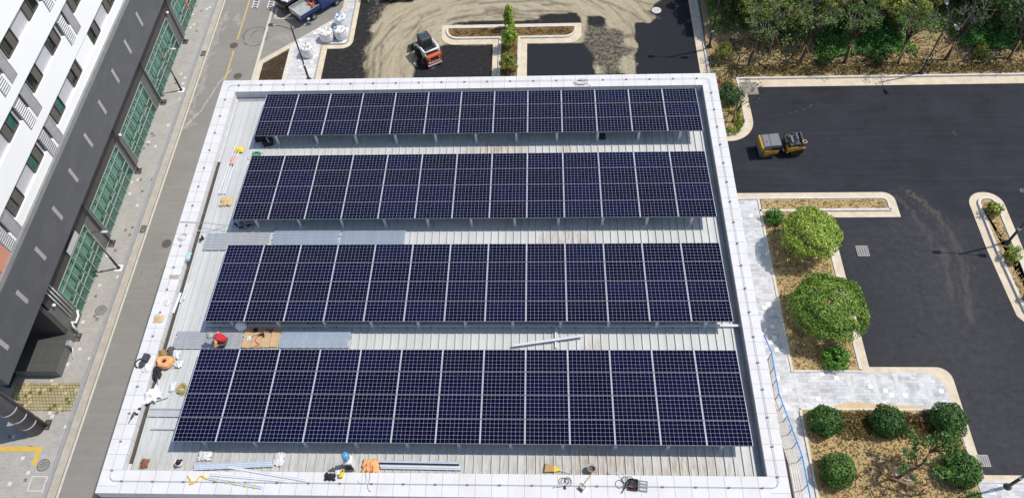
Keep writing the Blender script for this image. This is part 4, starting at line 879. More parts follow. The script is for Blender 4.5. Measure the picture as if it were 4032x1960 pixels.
def crown(name, g, c, r, nclump, nleaf, size, mat, parent, csize=.38, flat=.8, low=-.45, shell=.4, hole=0.0):
    """uneven crown made of clumps spread over an ellipsoid, with gaps between them"""
    d = g.normal(0, 1, (nclump*4, 3)); d /= np.linalg.norm(d, axis=1, keepdims=True); d = d[d[:, 2] > low][:nclump]
    k = .45+.52*g.random((len(d), 1))**.5; cs = np.array(c)+d*np.array(r)*k
    rad = [(csize*(.6+.8*g.random()))*np.array((1, 1, flat))*max(r[0], r[1]) for _ in cs]
    p, n = clump_pts(g, cs, rad, [max(8, int(nleaf/len(cs)))]*len(cs), shell)
    n = n*.6+(p-np.array(c))/np.array(r)*.6+np.array((0, 0, .35))
    o = leaf_mesh(name, p, n, size, mat, g); o.parent = parent; return o, cs
def woodwork(name, base, trunk_top, r0, tips, g, mat, parent, forks=3):
    b = MB(); base = Vector(base); tt = Vector(trunk_top); mid = base.lerp(tt, .5)+Vector((g.normal(0, .06), g.normal(0, .06), 0))
    b.tube([base-Vector((0, 0, .05)), base+(mid-base)*.15, mid, tt], [r0*1.35, r0, r0*.85, r0*.7], 8)
    for i, tp in enumerate(tips):
        tp = Vector([float(q) for q in tp]); st = base.lerp(tt, .72+.28*g.random()); m = st.lerp(tp, .5)+Vector((g.normal(0, .1), g.normal(0, .1), .12))
        b.tube([st, m, tp], [r0*.5, r0*.33, r0*.13], 6)
    return b.build(name, mat, parent, smooth=True)
def stakes(parent, rad, h, g, n=3, a0=0.3):
    for i in range(n):
        a = a0+2*math.pi*i/n+g.normal(0, .12); b = MB(); b.tube([(rad*math.cos(a), rad*math.sin(a), -.05), (.05*math.cos(a), .05*math.sin(a), h)], .035, 6); b.build('stake', M_stake, parent, smooth=True)
# two spreading round trees in the long bed
for (px, py, r, nl, sd, lab) in ((2040, 585, 1.75, 5200, 5, 'smaller spreading round tree in the bed, beside the bright green shrub'), (2085, 770, 2.15, 7600, 6, 'larger spreading round tree in the bed, nearer the paved crossing')):
    c = P('R00', px*2.0*.0+px*4032/2576*1.2778, py*4032/2576*1.2778, 2.0); g = np.random.default_rng(sd)
    t = thing('round_tree', lab, 'tree', (c.x, c.y, .1))
    d = g.normal(0, 1, (int(nl*2.3), 3)); d /= np.linalg.norm(d, axis=1, keepdims=True); d[:, 2] = np.where(d[:, 2] < -.25, -d[:, 2], d[:, 2])
    lump = 1+.07*np.sin(d[:, :1]*6+sd)*np.cos(d[:, 1:2]*5+sd)+.05*np.sin(d[:, 2:]*11+d[:, :1]*4); gap = np.sin(d[:, 0]*9+sd)*np.sin(d[:, 1]*8+2*sd)*np.sin(d[:, 2]*7+1) < .58
    p = (d*np.array((r, r, 1.25))*lump*(.72+.32*g.random((len(d), 1))**.5))[gap]; cr = leaf_mesh('crown', p+np.array((0, 0, 1.75)), d[gap]+np.array((0, 0, .4)), .135, LF['round'], g); cr.parent = t
    b = MB()
    for i in range(9):
        a = 2*math.pi*i/9+g.normal(0, .2); q = Vector((math.cos(a)*r*.6, math.sin(a)*r*.6, 1.9+.3*g.random())); b.tube([(.12*math.cos(a), .12*math.sin(a), -.05), (q.x*.35, q.y*.35, .9), q], [.06, .045, .018], 6)
    b.build('trunk', M_twig, t, smooth=True)
def shrub(name, loc, r, h, leaf, nleaf, size, lab, cat='shrub', group=None, seed=1, cl=28, cs=.42):
    g = np.random.default_rng(seed); t = thing(name, lab, cat, loc, 0, group)
    crown('foliage', g, (0, 0, h*.5), (r, r, h*.5), cl, nleaf, size, LF[leaf], t, cs, .8, -.7, .45)
    b = MB()
    for i in range(5): a = 1.3*i; b.tube([(0, 0, -.05), (r*.5*math.cos(a), r*.5*math.sin(a), h*.6)], [.03, .012], 5)
    b.build('stem', M_bark, t, smooth=True); return t
shrub('leafy_shrub', (29.3, 20.75, .1), .55, .8, 'bright', 1300, .15, 'bright green leafy shrub at the left edge of the bed, above the smaller round tree', seed=11)
shrub('leafy_shrub', (31.1, 10.6, .1), .68, .9, 'bright', 1700, .17, 'bright green leafy shrub just below the larger round tree', seed=12)
for (x, y, r, lab, sd) in ((29.65, 6.62, .90, 'clipped globe bush at the left end of the row along the paved crossing', 21), (33.03, 6.6, .92, 'clipped globe bush in the middle of the row along the paved crossing', 22), (36.3, 6.7, .98, 'clipped globe bush at the right end of the row, over the corner kerb', 23),
                           (29.73, 3.85, .95, 'clipped globe bush alone beside the blue railing side of the lawn', 24), (36.2, 3.95, 1.0, 'clipped globe bush right of the leaning tree by the drain grate', 25)):
    g = np.random.default_rng(sd); t = thing('globe_bush', lab, 'bush', (x, y, .1), 0, 'clipped globe bushes on the lawn')
    d = g.normal(0, 1, (4200, 3)); d /= np.linalg.norm(d, axis=1, keepdims=True); lump = 1+.05*np.sin(d[:, :1]*7+sd)+.05*np.sin(d[:, 1:2]*8+2*sd)+.04*np.sin(d[:, 2:]*9)
    p = d*np.array((r, r, r*.86))*lump*(.80+.22*g.random((4200, 1))**.5); keep = p[:, 2] > -.62*r; p = p[keep]+np.array((0, 0, .68*r)); o = leaf_mesh('foliage', p, d[keep]*1.2, .115, LF['globe'], g); o.parent = t
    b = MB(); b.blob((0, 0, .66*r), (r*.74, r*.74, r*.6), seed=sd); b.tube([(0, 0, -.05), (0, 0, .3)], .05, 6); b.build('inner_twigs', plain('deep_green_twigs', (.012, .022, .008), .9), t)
def cover(name, lab, cat, polys, dens, hmax, size, leaf, seed, zf=lambda x, y: .1, kind=None):
    g = np.random.default_rng(seed); PP = []
    for poly in polys:
        xs = [p[0] for p in poly]; ys = [p[1] for p in poly]; A = (max(xs)-min(xs))*(max(ys)-min(ys)); n = int(A*dens)
        X = g.uniform(min(xs), max(xs), n); Y = g.uniform(min(ys), max(ys), n); wx, wy = warp(X*1.6, Y*1.6); k = inpoly(X+wx*.9, Y+wy*.9, poly); X, Y = X[k], Y[k]
        lump = .55+.45*np.sin(X*3.1+1.3*np.sin(Y*2.7))*np.cos(Y*3.7+np.sin(X*2)); Z = np.array([zf(x, y) for x, y in zip(X, Y)])+hmax*np.clip(lump, .12, 1)*(.35+.65*g.random(len(X)))
        PP.append(np.stack([X, Y, Z], -1))
    p = np.concatenate(PP); o = leaf_mesh(name, p, np.tile(np.array((0, 0, 1.)), (len(p), 1)), size, LF[leaf], g); tag(o, lab, cat, None, kind); return o
cover('low_hedge', 'low rusty green hedge between the left and middle globe bushes', 'hedge', [rect(30.4, 32.4, 5.75, 7.4)], 340, .55, .14, 'rust', 31)
cover('low_hedge', 'low rusty green hedge between the middle and right globe bushes', 'hedge', [rect(33.7, 35.6, 5.75, 7.4)], 340, .55, .14, 'rust', 32)
cover('grass_tufts', 'sparse green weeds over the dry lawn and beds', 'grass', [rect(28.8, 37, 0, 5.8), rect(28.75, 32.3, 10, 21.4)], 26, .12, .13, 'olive', 33, kind='stuff')
cover('dry_grass', 'dry straw grass covering the planting beds', 'grass', [rect(28.75, 37.1, 0, 7.4), rect(28.72, 32.42, 10, 21.45), rect(28.8, 36.9, 21.7, 22.45), [(43.1, 12), (43.1, 22.2), (43.95, 22.2), (43.95, 12)]], 95, .09, .13, 'straw', 34, kind='stuff')
cover('weed_patch', 'green leafy weeds along the front edge of the lawn', 'weeds', [rect(30.7, 32.4, 1.4, 2.5)], 260, .35, .14, 'bright', 35)
cover('weed_patch', 'green leafy weeds in the lawn corner by the bottom right lamp', 'weeds', [rect(36.3, 37.2, 2.0, 3.0)], 260, .35, .14, 'bright', 37)
cover('island_grass', 'brown withered grass filling the island bed', 'grass', [rect(6.6, 16.6, 39.15, 40.1), rect(10.9, 12.1, 34, 39)], 150, .12, .13, 'rust', 36, kind='stuff')
# leaning tree inside a triangle of poles
base = Vector((32.73, 3.51, .1)); t = thing('leaning_tree', 'young leaning tree held inside a triangle of brown poles on the lawn', 'tree', base); g = np.random.default_rng(41)
b = MB(); b.prism([(33.43, 4.33), (32.95, 4.2), (32.75, 3.8), (32.9, 3.44), (33.62, 3.22), (33.85, 3.76)], .05, .20); struct(b.build('bare_soil', plain('pale_sand', (.48, .36, .23), .95, 0, .2, 4)))
def QP(x, y, z): return P('Q', x, y, z)-base
fork = QP(860, 560, 1.5); b = MB(); b.tube([(0, 0, -.05), fork*.45+Vector((0, 0, .1)), fork], [.10, .085, .075], 8)
TP = [QP(740, 300, 2.2), QP(800, 130, 2.4), QP(1090, 170, 2.7), QP(1250, 130, 2.8), QP(1330, 290, 2.6), QP(1200, 560, 2.2), QP(1400, 700, 2.0), QP(680, 570, 1.9), QP(1430, 210, 2.8), QP(1480, 90, 2.8)]
hub = QP(950, 500, 1.8); hub2 = QP(1060, 330, 2.2)
for q in TP:
    s_ = hub2 if q.y > hub2.y-.2 and q.x > fork.x+.3 else hub if q.x > fork.x else fork
    b.tube([s_, s_.lerp(q, .5)+Vector((0, 0, .1)), q], [.05, .03, .012], 6)
b.tube([fork, hub, hub2], [.075, .06, .05], 7); b.build('trunk', plain('reddish_bark', (.16, .085, .05), .85, 0, .3, 7), t, smooth=True)
cen = []; 
for q in TP:
    for _ in range(6): cen.append(np.array(q)+g.normal(0, .24, 3)*np.array((1, 1, .6)))
p, n = clump_pts(g, cen, [(.24, .24, .17)]*len(cen), [26]*len(cen), .3); o = leaf_mesh('crown', p, n+np.array((0, 0, .5)), .15, LF['globe'], g); o.parent = t
tri = [P('Q', x, y, .9)-base for x, y in ((525, 380), (400, 720), (970, 930))]
for i, q in enumerate(tri):
    r_ = tri[(i+1) % 3]; b = MB(); b.tube([q, r_], .055, 6); b.build('rail', M_stake, t, smooth=True)
    b = MB(); b.tube([(q.x, q.y, -.05), (q.x, q.y, .95)], .045, 6); b.build('stake', M_stake, t, smooth=True)
# three shrubs on the stem of the T island
for (x, y, r, h, lab, sd, cone) in ((11.42, 40.0, .55, 2.3, 'cone shaped shrub on a short trunk at the top of the T island', 51, 1), (11.45, 37.75, .62, 1.9, 'oval shrub in the middle of the T island stem', 52, 0), (11.5, 35.0, .70, 1.7, 'yellowish bushy shrub on the T island stem next to the hall parapet', 53, 0)):
    g = np.random.default_rng(sd); t = thing('island_shrub', lab, 'shrub', (x, y, .12)); nC = 60
    zz = g.random(nC)**.8; cs = []
    for z in zz: a = g.random()*6.28; k = (1-.8*z) if cone else math.sqrt(max(.08, 1-(2*z-1)**2*.8)); q = r*k*g.random()**.5; cs.append((q*math.cos(a), q*math.sin(a), .45+(h-.55)*z))
    p, n = clump_pts(g, cs, [(.24, .24, .22)]*nC, [42]*nC, .4); n[:, :2] += p[:, :2]; o = leaf_mesh('foliage', p, n+np.array((0, 0, .3)), .125, LF['woody' if sd == 53 else 'round'], g); o.parent = t
    b = MB(); b.tube([(0, 0, -.05), (0, 0, h*.7)], [.06, .02], 6); b.build('trunk', M_bark, t); stakes(t, .5, .8, g)
# rounded end bed beside the hall
shrub('dark_shrub', (27.85, 31.75, .1), .82, 1.2, 'dark', 2600, .13, 'dark green bushy shrub in the rounded bed beside the hall corner', seed=61, cl=40)
HP = P2('T6', [(390, 850), (560, 850), (590, 700), (560, 600), (420, 590), (430, 550), (600, 560), (640, 640), (685, 740), (670, 850), (600, 930), (480, 955), (390, 950)], .5)
cover('yellow_hedge', 'low yellow green hedge curving round the end bed', 'hedge', [[tuple(p) for p in HP]], 420, .55, .14, 'hedge', 62)
b0 = Vector((27.8, 29.5, .1)); t = thing('sapling', 'thin bare sapling on stakes inside the curving yellow hedge', 'tree', b0); g = np.random.default_rng(63)
tips = [P('T6', x, y, 2.6)-b0 for x, y in ((700, 430), (640, 380), (760, 280), (860, 200), (560, 380), (540, 480), (880, 340), (760, 460), (690, 350))]
woodwork('trunk', (0, 0, 0), P('T6', 545, 600, 1.3)-b0, .05, tips, g, M_bark, t); stakes(t, .75, 1.25, g, 3, 2.6)
cen = [np.array(q)+g.normal(0, .2, 3) for q in tips for _ in range(3)]; p, n = clump_pts(g, cen, [(.2, .2, .14)]*len(cen), [11]*len(cen), .2); o = leaf_mesh('crown', p, n+np.array((0, 0, .5)), .12, LF['dark'], g); o.parent = t
b0 = Vector((27.75, 33.3, .1)); t = thing('sapling', 'leafless sapling on a tripod of stakes by the hall corner', 'tree', b0); woodwork('trunk', (0, 0, 0), (0, 0, 1.5), .05, [(.3, .5, 2.3), (-.4, .4, 2.4), (.5, 0, 2.1)], g, M_bark, t); stakes(t, .8, 1.2, g)
t = thing('brown_tarpaulin', 'crumpled dark brown tarpaulin in the bed by the hall corner', 'tarpaulin', (26.95, 33.1, .1)); b = MB(); b.blob((0, 0, .18), (.45, .55, .25), amp=.35, seed=3); b.build('sheet', M_brownbox, t)
cover('bed_weeds', 'patchy green and yellow weeds in the bed beside the hall', 'weeds', [rect(26.95, 28.6, 28.9, 35.5)], 55, .18, .14, 'woody', 64, kind='stuff')
# plants of the right-hand island
for (x, y, r, h, lf, lab, sd) in ((43.5, 21.2, .48, 1.1, 'hedge', 'small yellowish plant at the rounded tip of the right island', 71), (43.55, 17.7, .55, .95, 'round', 'round leafy plant in the right island below the lamp', 72), (43.75, 14.5, .55, .9, 'dark', 'dark leafy plant at the lower end of the right island', 73)):
    t = shrub('young_plant', (x, y, .1), r, h, lf, 650, .13, lab, 'plant', None, sd, 18, .34); stakes(t, .4, .6, np.random.default_rng(sd), 2)
# staked trees along the slope
TR = [(29.8, 35.25, 'staked tree with a dark leaning trunk, first from the left on the slope'), (31.57, 36.6, 'staked tree with yellowish leaves, set back behind its neighbours'), (33.69, 35.45, 'staked tree with spreading limbs, third from the left on the slope'),
      (37.04, 35.45, 'staked tree in front of the ivy patch, fourth from the left'), (41.0, 35.3, 'staked tree just left of the tall lamp on the far kerb'), (44.6, 35.6, 'staked tree with a bare curved branch, right of the tall lamp'), (49.24, 35.5, 'staked tree at the right edge of the slope')]
for i, (x, y, lab) in enumerate(TR):
    g = np.random.default_rng(80+i); z = hz(x, y); t = thing('staked_tree', lab, 'tree', (x, y, z), 0, 'staked trees along the slope')
    lean = Vector((.25+.1*g.normal(), .5+.1*g.normal(), 0)); top = Vector((lean.x, lean.y, 2.5)); R_ = 1.5 if i != 5 else 1.0
    tips = [Vector((math.cos(a)*R_*(.5+.5*g.random()), math.sin(a)*R_*(.5+.5*g.random()), 3.4+1.0*g.random()))+lean*1.3 for a in np.linspace(0, 6.28, 14)[:-1]]
    woodwork('trunk', (0, 0, 0), top, .115, tips, g, M_bark, t)
    b = MB()
    for q in tips:
        for _ in range(4): e = q+Vector((g.normal(0, .35), g.normal(0, .35), .4+.4*g.random())); b.tube([q, e], [.022, .010], 4)
    b.build('twigs', M_twig, t)
    cen = [np.array(q)+g.normal(0, .36, 3)*np.array((1, 1, .6)) for q in tips for _ in range(5 if i != 5 else 1)]; lf = ('wood', 'woody', 'wood', 'wood', 'wood', 'wood', 'dark')[i]
    p, n = clump_pts(g, cen, [(.34, .34, .22)]*len(cen), [20]*len(cen), .3); o = leaf_mesh('crown', p, n+np.array((0, 0, .5)), .118, LF[lf], g); o.parent = t
    stakes(t, 1.0, 1.8, g, 3, -1.9 if i % 2 else -2.1)
for (x, y, r, h, lf, lab, sd) in ((27.95, 36.0, .72, 1.5, 'woody', 'pointed yellow green shrub beside the lamp in the wood corner', 91), (35.6, 35.55, .55, 1.1, 'globe', 'small dark staked shrub between the third and fourth staked trees', 92), (39.4, 35.5, .60, 1.4, 'globe', 'dark upright staked shrub at the foot of the ivy', 93), (47.1, 35.7, .62, 1.35, 'woody', 'olive staked shrub near the right end of the slope', 94)):
    t = shrub('slope_shrub', (x, y, hz(x, y)), r, h, lf, 1500, .13, lab, 'shrub', None, sd, 26, .36)
    if sd != 91: stakes(t, .45, .7, np.random.default_rng(sd), 2)
cover('hedge_strip', 'low olive brown hedge strip running along the far kerb', 'hedge', [rect(28.2, 60, 34.12, 35.25)], 210, .38, .15, 'olive', 95, kind='stuff')
cover('ivy_patch', 'bright green ivy covering the slope behind the staked trees', 'ivy', [[(35.2, 36.1), (37.5, 35.9), (40, 36.3), (42.7, 36.2), (42.6, 37.6), (41.8, 39.2), (35.0, 39.2)], [(45.9, 36.9), (47.8, 36.3), (50.5, 36.3), (53, 36.5), (53, 39), (45.5, 39)]], 260, .45, .17, 'ivy', 96, zf=hz, kind='stuff')
cover('leaf_litter', 'brown leaf litter and weeds under the trees', 'leaf litter', [rect(26.9, 55, 35.2, 38)], 60, .10, .15, 'olive', 97, zf=hz, kind='stuff')
cover('undergrowth', 'dense green undergrowth between the trunks of the wood', 'undergrowth', [[(27.2, 38.2), (29.8, 38.6), (33, 37.6), (42.8, 38.6), (46, 38.2), (57, 37.6), (58, 48), (27.2, 48)]], 120, 1.0, .2, 'wood', 98, zf=hz, kind='stuff')
# the wood: three kinds, each tree a thing
def wood_proto(kind, seed):
    g = np.random.default_rng(seed)
    lab = {'wood': 'mid green broadleaf tree in the dense wood behind the staked trees', 'woody': 'yellow green broadleaf tree in the dense wood behind the staked trees', 'dark': 'dark green bushy tree in the dense wood behind the staked trees', 'bare': 'withered brownish tree at the right end of the wood'}[kind]
    t = thing('wood_tree', lab, 'tree', (0, 0, 0), 0, {'wood': 'mid green trees of the wood', 'woody': 'yellow green trees of the wood', 'dark': 'dark trees of the wood', 'bare': 'withered trees of the wood'}[kind])
    crown('crown', g, (0, 0, 2.7), (1.75, 1.75, 1.5), 60, 3400 if kind != 'bare' else 1500, .19, LF[kind], t, .24, .6, -.5, .3)
    tips = [(1.1*math.cos(a), 1.1*math.sin(a), 2.6+g.random()) for a in np.linspace(0, 6, 8)]; woodwork('trunk', (0, 0, 0), (g.normal(0, .2), g.normal(0, .2), 1.7), .11, tips, g, M_twig if kind == 'bare' else M_bark, t); return t
protos = {}
g = np.random.default_rng(101); rows = []
for r_, y in enumerate((38.6, 40.3, 42.1, 44.0, 46.2)):
    for x in np.arange(28.2+(r_ % 2)*1.1, 57, 2.35):
        xx = float(x+g.normal(0, .4)); yy = float(y+g.normal(0, .35))
        if r_ == 0 and (43.3 < xx < 47.2 or xx < 30.2): continue
        rows.append((xx, yy))
for x, y in rows:
    u = g.random(); kind = 'bare' if (x > 51 and y > 39.5 and u < .75) else 'woody' if u < .30 else 'dark' if u < .5 else 'wood'
    sc_ = .8+.45*float(g.random())
    if kind not in protos: o = protos[kind] = wood_proto(kind, 110+len(protos)); o.location = (x, y, hz(x, y)); o.scale = (sc_, sc_, sc_); o.rotation_euler = (0, 0, float(g.random()*6.28))
    else: dup(protos[kind], (x, y, hz(x, y)), float(g.random()*6.28), None, sc_)

# ================================================================== RAILING, WALL AND STEPS AT THE RIGHT OF THE HALL
b0 = Vector((27.2, 6, .06))
t = thing('stair_wall', 'pale stone stair with a coped side wall beside the hall', 'stairs', b0)
zt = [(10.9, .12), (8.1, .12), (6.46, .82), (3.86, 1.86), (-4, 1.86)]
b = MB()
for (y0, z0), (y1, z1) in zip(zt[:-1], zt[1:]): b.add([(x-b0.x, y-b0.y, z) for x in (26.88, 27.3) for (y, z) in ((y0, -.06), (y1, -.06), (y1, z1-.08), (y0, z0-.08))], [(0, 1, 2, 3), (7, 6, 5, 4), (0, 4, 5, 1), (1, 5, 6, 2), (3, 2, 6, 7), (0, 3, 7, 4)])
b.build('side_wall', plain('brown_stone', (.21, .155, .135), .7, 0, .15, 2), t)
b = MB()
for (y0, z0), (y1, z1) in zip(zt[:-1], zt[1:]): b.add([(x-b0.x, y-b0.y, z) for x in (26.84, 27.36) for (y, z) in ((y0, z0-.078), (y1, z1-.078), (y1, z1), (y0, z0))], [(0, 1, 2, 3), (7, 6, 5, 4), (0, 4, 5, 1), (1, 5, 6, 2), (3, 2, 6, 7), (0, 3, 7, 4)])
b.build('coping', M_kerb, t)
for i in range(11):
    y1 = 7.4-.335*i; b = MB(); b.box((24.6-b0.x+.12*(i % 2), (y1-.335/2)-b0.y, (.16*(i+1))/2), (2.8+.24*(i % 2), .335, .16*(i+1))); b.build('step', M_kerb, t)
b = MB(); b.box((24.6-b0.x, -.15-b0.y, .9), (2.8, 7.7, 1.8)); b.build('landing', M_kerb, t); b = MB(); b.box((26.45-b0.x, -.15-b0.y, .2), (.86, 7.7, .4)); b.build('shaded_gap_fill', plain('gap_shade_brown', (.14, .10, .09), .8), t)  # gap beside the wall filled in brown, its shade put into the colour
rl = thing('blue_railing', 'steel railing with bright blue handrail climbing the stair wall', 'railing', (27.3, 6, .1))
top = [(12.2, .22), (10.67, 1.03), (8.08, 1.03), (6.46, 1.74), (3.85, 2.92), (-4, 2.92)]; bot = [(10.67, .02), (8.1, .02), (6.46, .74), (3.86, 1.80), (-4, 1.80)]
b = MB(); b.tube([(0, y-6, z-.1) for y, z in top], .034, 8); b.build('handrail', M_blue, rl, smooth=True)
b = MB()
for k in range(4):
    f = .2+.19*k; b.tube([(.0, y-6, zb*(1-f)+zt_*f-.1) for (y, zb), (_, zt_) in zip(bot, top[1:])], .016, 6)
b.build('bar', M_chrome, rl, smooth=True)
def hh(line, y):
    for (y0, z0), (y1, z1) in zip(line[:-1], line[1:]):
        if y1 <= y <= y0: return z0+(z1-z0)*(y-y0)/(y1-y0)
for y in (10.6, 9.75, 8.95, 8.1, 7.3, 6.5, 5.6, 4.75, 3.86, 2.4, 1.0, -.6):
    b = MB(); z0, z1 = hh(bot, y), hh(top[1:], y); b.tube([(0, y-6, z0-.12), (0, y-6, z1-.12)], .022, 6); b.box((-.03, y-6, z0-.07), (.16, .08, .04)); b.build('post', M_grille, rl)

# ================================================================== GRATES AND COVERS
def grate(x0, x1, y0, y1, z, lab, nb=9, cross=0, metal=None):
    t = thing('drain_grate', lab, 'drain grate', ((x0+x1)/2, (y0+y1)/2, z)); w, h = x1-x0, y1-y0
    b = MB(); b.box((0, 0, -.02), (w-.02, h-.02, .012)); b.build('pit', plain('pit_dark', (.010, .010, .011), .9), t)
    b = MB()
    for c, d in (((0, h/2-.02, 0), (w, .045, .03)), ((0, -h/2+.02, 0), (w, .045, .03)), ((w/2-.02, 0, 0), (.045, h-.09, .03)), ((-w/2+.02, 0, 0), (.045, h-.09, .03))): b.box(c, d)
    b.build('frame', metal or M_mach_g, t)
    b = MB()
    for i in range(1, nb): b.box((0, -h/2+h*i/nb, 0), (w-.09, h/nb*.42, .024))
    for i in range(1, cross+1): b.box((-w/2+w*i/(cross+1), 0, .001), (.05, h-.09, .024))
    b.build('bars', metal or M_mach_g, t); return t
grate(34.2, 34.95, 17.95, 18.75, .02, 'square steel drain grate in the asphalt beside the two round trees', 9, 4, plain('grate_steel', (.33, .32, .30), .6))
grate(37.62, 38.2, 4.35, 5.0, .03, 'steel drain grate at the asphalt corner by the right globe bush', 10, 4, plain('grate_steel', (.33, .32, .30), .6))
grate(29.2, 30.05, 32.55, 33.35, .025, 'drain grate in the concrete corner of the far kerb under the sapling', 6, 1, plain('grate_steel', (.33, .32, .30), .6))
for y, lab in ((39.1, 'small dark grate at the foot of the uppermost downpipe'), (32.3, 'small dark grate at the foot of the second downpipe'), (25.47, 'small dark grate at the foot of the third downpipe'), (19.14, 'small dark grate at the foot of the fourth downpipe'), (12.04, 'small dark grate beside the dark plinth')):
    t = grate(-15.42, -15.0, y-.28, y+.28, .125, lab, 2, 4, M_grille)
grate(-15.3, -14.92, 6.0, 6.6, .125, 'small dark grate at the foot of the round column', 2, 4, M_grille)
grate(-13.62, -13.28, 37.5, 38.1, .012, 'dark drain in the gutter, farther up the lane', 6, 0, M_grille); grate(-13.62, -13.28, 20.1, 20.7, .012, 'dark drain in the gutter, nearer one halfway down the lane', 6, 0, M_grille)
def cover_round(x, y, z, lab, mat=M_manh, r=.33):
    t = thing('manhole_cover', lab, 'manhole cover', (x, y, z)); b = MB(); b.lathe([(r, 0), (r, .012), (r*.9, .012), (r*.9, .006)], n=28); b.build('rim', plain('rim_iron', (.07, .065, .06), .8), t)
    b = MB(); b.lathe([(r*.88, 0), (r*.88, .011)], n=24)
    for k in range(3):
        for i in range(6+4*k): a = 6.28*i/(6+4*k)+k; q = r*(.22+.24*k); b.box((q*math.cos(a), q*math.sin(a), .014), (.07, .05, .008), 1, rz=a)
    b.build('lid', [mat, plain('rim_iron', (.07, .065, .06), .8)], t); return t
cover_round(-11.1, 38.71, .008, 'round iron manhole cover on the yellow line, the farther one'); cover_round(-10.01, 35.16, .006, 'round iron manhole cover on the lane near the hall corner'); cover_round(-11.47, 19.2, .006, 'round iron manhole cover on the lane left of the parapet')
cover_round(-14.33, 13.98, .122, 'pale round manhole cover on the pavement beside the gas pipes', M_conc, .36); cover_round(-14.49, 3.91, .122, 'grey round manhole cover beside the yellow tactile strip', M_conc, .36)
cover_round(23.44, 42.0, .012, 'white ringed round cover in the fresh dark asphalt at the back', M_plastic, .42)
t = thing('vault_cover', 'square grey access cover with a pale border on the pavement', 'access cover', (-14.45, 2.85, .122)); b = MB()
for c, d in (((0, .4, .004), (.95, .08, .012)), ((0, -.4, .004), (.95, .08, .012)), ((.435, 0, .004), (.08, .72, .012)), ((-.435, 0, .004), (.08, .72, .012))): b.box(c, d)
b.build('border', M_cream, t); b = MB(); b.box((0, 0, 0), (.78, .7, .01)); b.build('lid', M_conc, t)
def ladder(x, y, lab):
    t = thing('ladder', lab, 'ladder', (x, y, .03)); L_ = 4.0
    for s in (-1, 1): b = MB(); b.box((.22*s, L_/2, .04), (.07, L_, .08)); b.build('rail', M_galv, t)
    for i in range(12): b = MB(); b.box((0, .2+.32*i, .05), (.38, .09, .04)); b.build('rung', M_galv, t)
ladder(-10.28, 43.15, 'aluminium ladder lying on the lane, nearer the yellow line'); ladder(-8.95, 43.12, 'aluminium ladder lying along the flush kerb beside the truck')

# ================================================================== WHITE BULK SACKS
def sack(k, px, py, r, lab, seed, blue=1):
    q = P(k, px, py, .1); g = np.random.default_rng(seed); t = thing('bulk_sack', lab, 'bulk sack', (q.x, q.y, .09), g.random()*3, 'white bulk sacks on the pale pavers')
    b = MB(); nu = 26; prof = [(0.0, .80), (.03, .92), (.12, 1.0), (.35, 1.05), (.6, 1.03), (.78, .98)]; vs = []
    for z, rr in prof:
        for j in range(nu): a = 6.283*j/nu; kx = 1+.05*math.sin(4*a+seed)+.03*math.sin(9*a+z*6); vs.append((r*rr*kx*math.cos(a), r*rr*kx*math.sin(a), z))
    fs = [(i*nu+j, i*nu+(j+1) % nu, (i+1)*nu+(j+1) % nu, (i+1)*nu+j) for i in range(len(prof)-1) for j in range(nu)]; b.add(vs, fs); b.build('body', M_plastic, t, smooth=True)
    b = MB(); rad = [.0, .35, .6, .8, .94]; vs = [(0, 0, .84)]
    for rr in rad[1:]:
        for j in range(nu): a = 6.283*j/nu; vs.append((r*rr*math.cos(a), r*rr*math.sin(a), .80+.16*g.random()*(1 if rr < .9 else .2)))
    fs = [(0, 1+j, 1+(j+1) % nu) for j in range(nu)]+[(1+i*nu+j, 1+(i+1)*nu+j, 1+(i+1)*nu+(j+1) % nu, 1+i*nu+(j+1) % nu) for i in range(3) for j in range(nu)]
    b.add(vs, fs); b.build('crumpled_top', M_plastic, t)
    b = MB()
    for i in range(5):
        a = g.random()*6.28; q0 = Vector((r*.5*math.cos(a), r*.5*math.sin(a), 1.0)); b.box(q0, (.28, .05, .02), 0, rz=g.random()*3, rx=g.normal(0, .5)); 
    b.build('strap', [M_blue, M_tan, plain('dark_fold', (.16, .16, .17), .7)][blue], t)
    for s in range(4): a = .8+1.57*s; b = MB(); b.tube([(r*.95*math.cos(a-.25), r*.95*math.sin(a-.25), .7), (r*1.0*math.cos(a), r*1.0*math.sin(a), .95), (r*.95*math.cos(a+.25), r*.95*math.sin(a+.25), .7)], .02, 5); b.build('loop', M_plastic, t)
sack('T1', 1832, 385, .50, 'white bulk sack with blue straps, the farthest of the group of three', 1, 0); sack('T1', 1610, 605, .55, 'white bulk sack with tan rubbish on top, left of the group of three', 2, 1)
sack('T1', 1818, 575, .50, 'white bulk sack with blue tie, nearest the rounded kerb', 3, 0); sack('T1', 1312, 845, .52, 'white bulk sack standing alone behind the black street lamp', 4, 2)

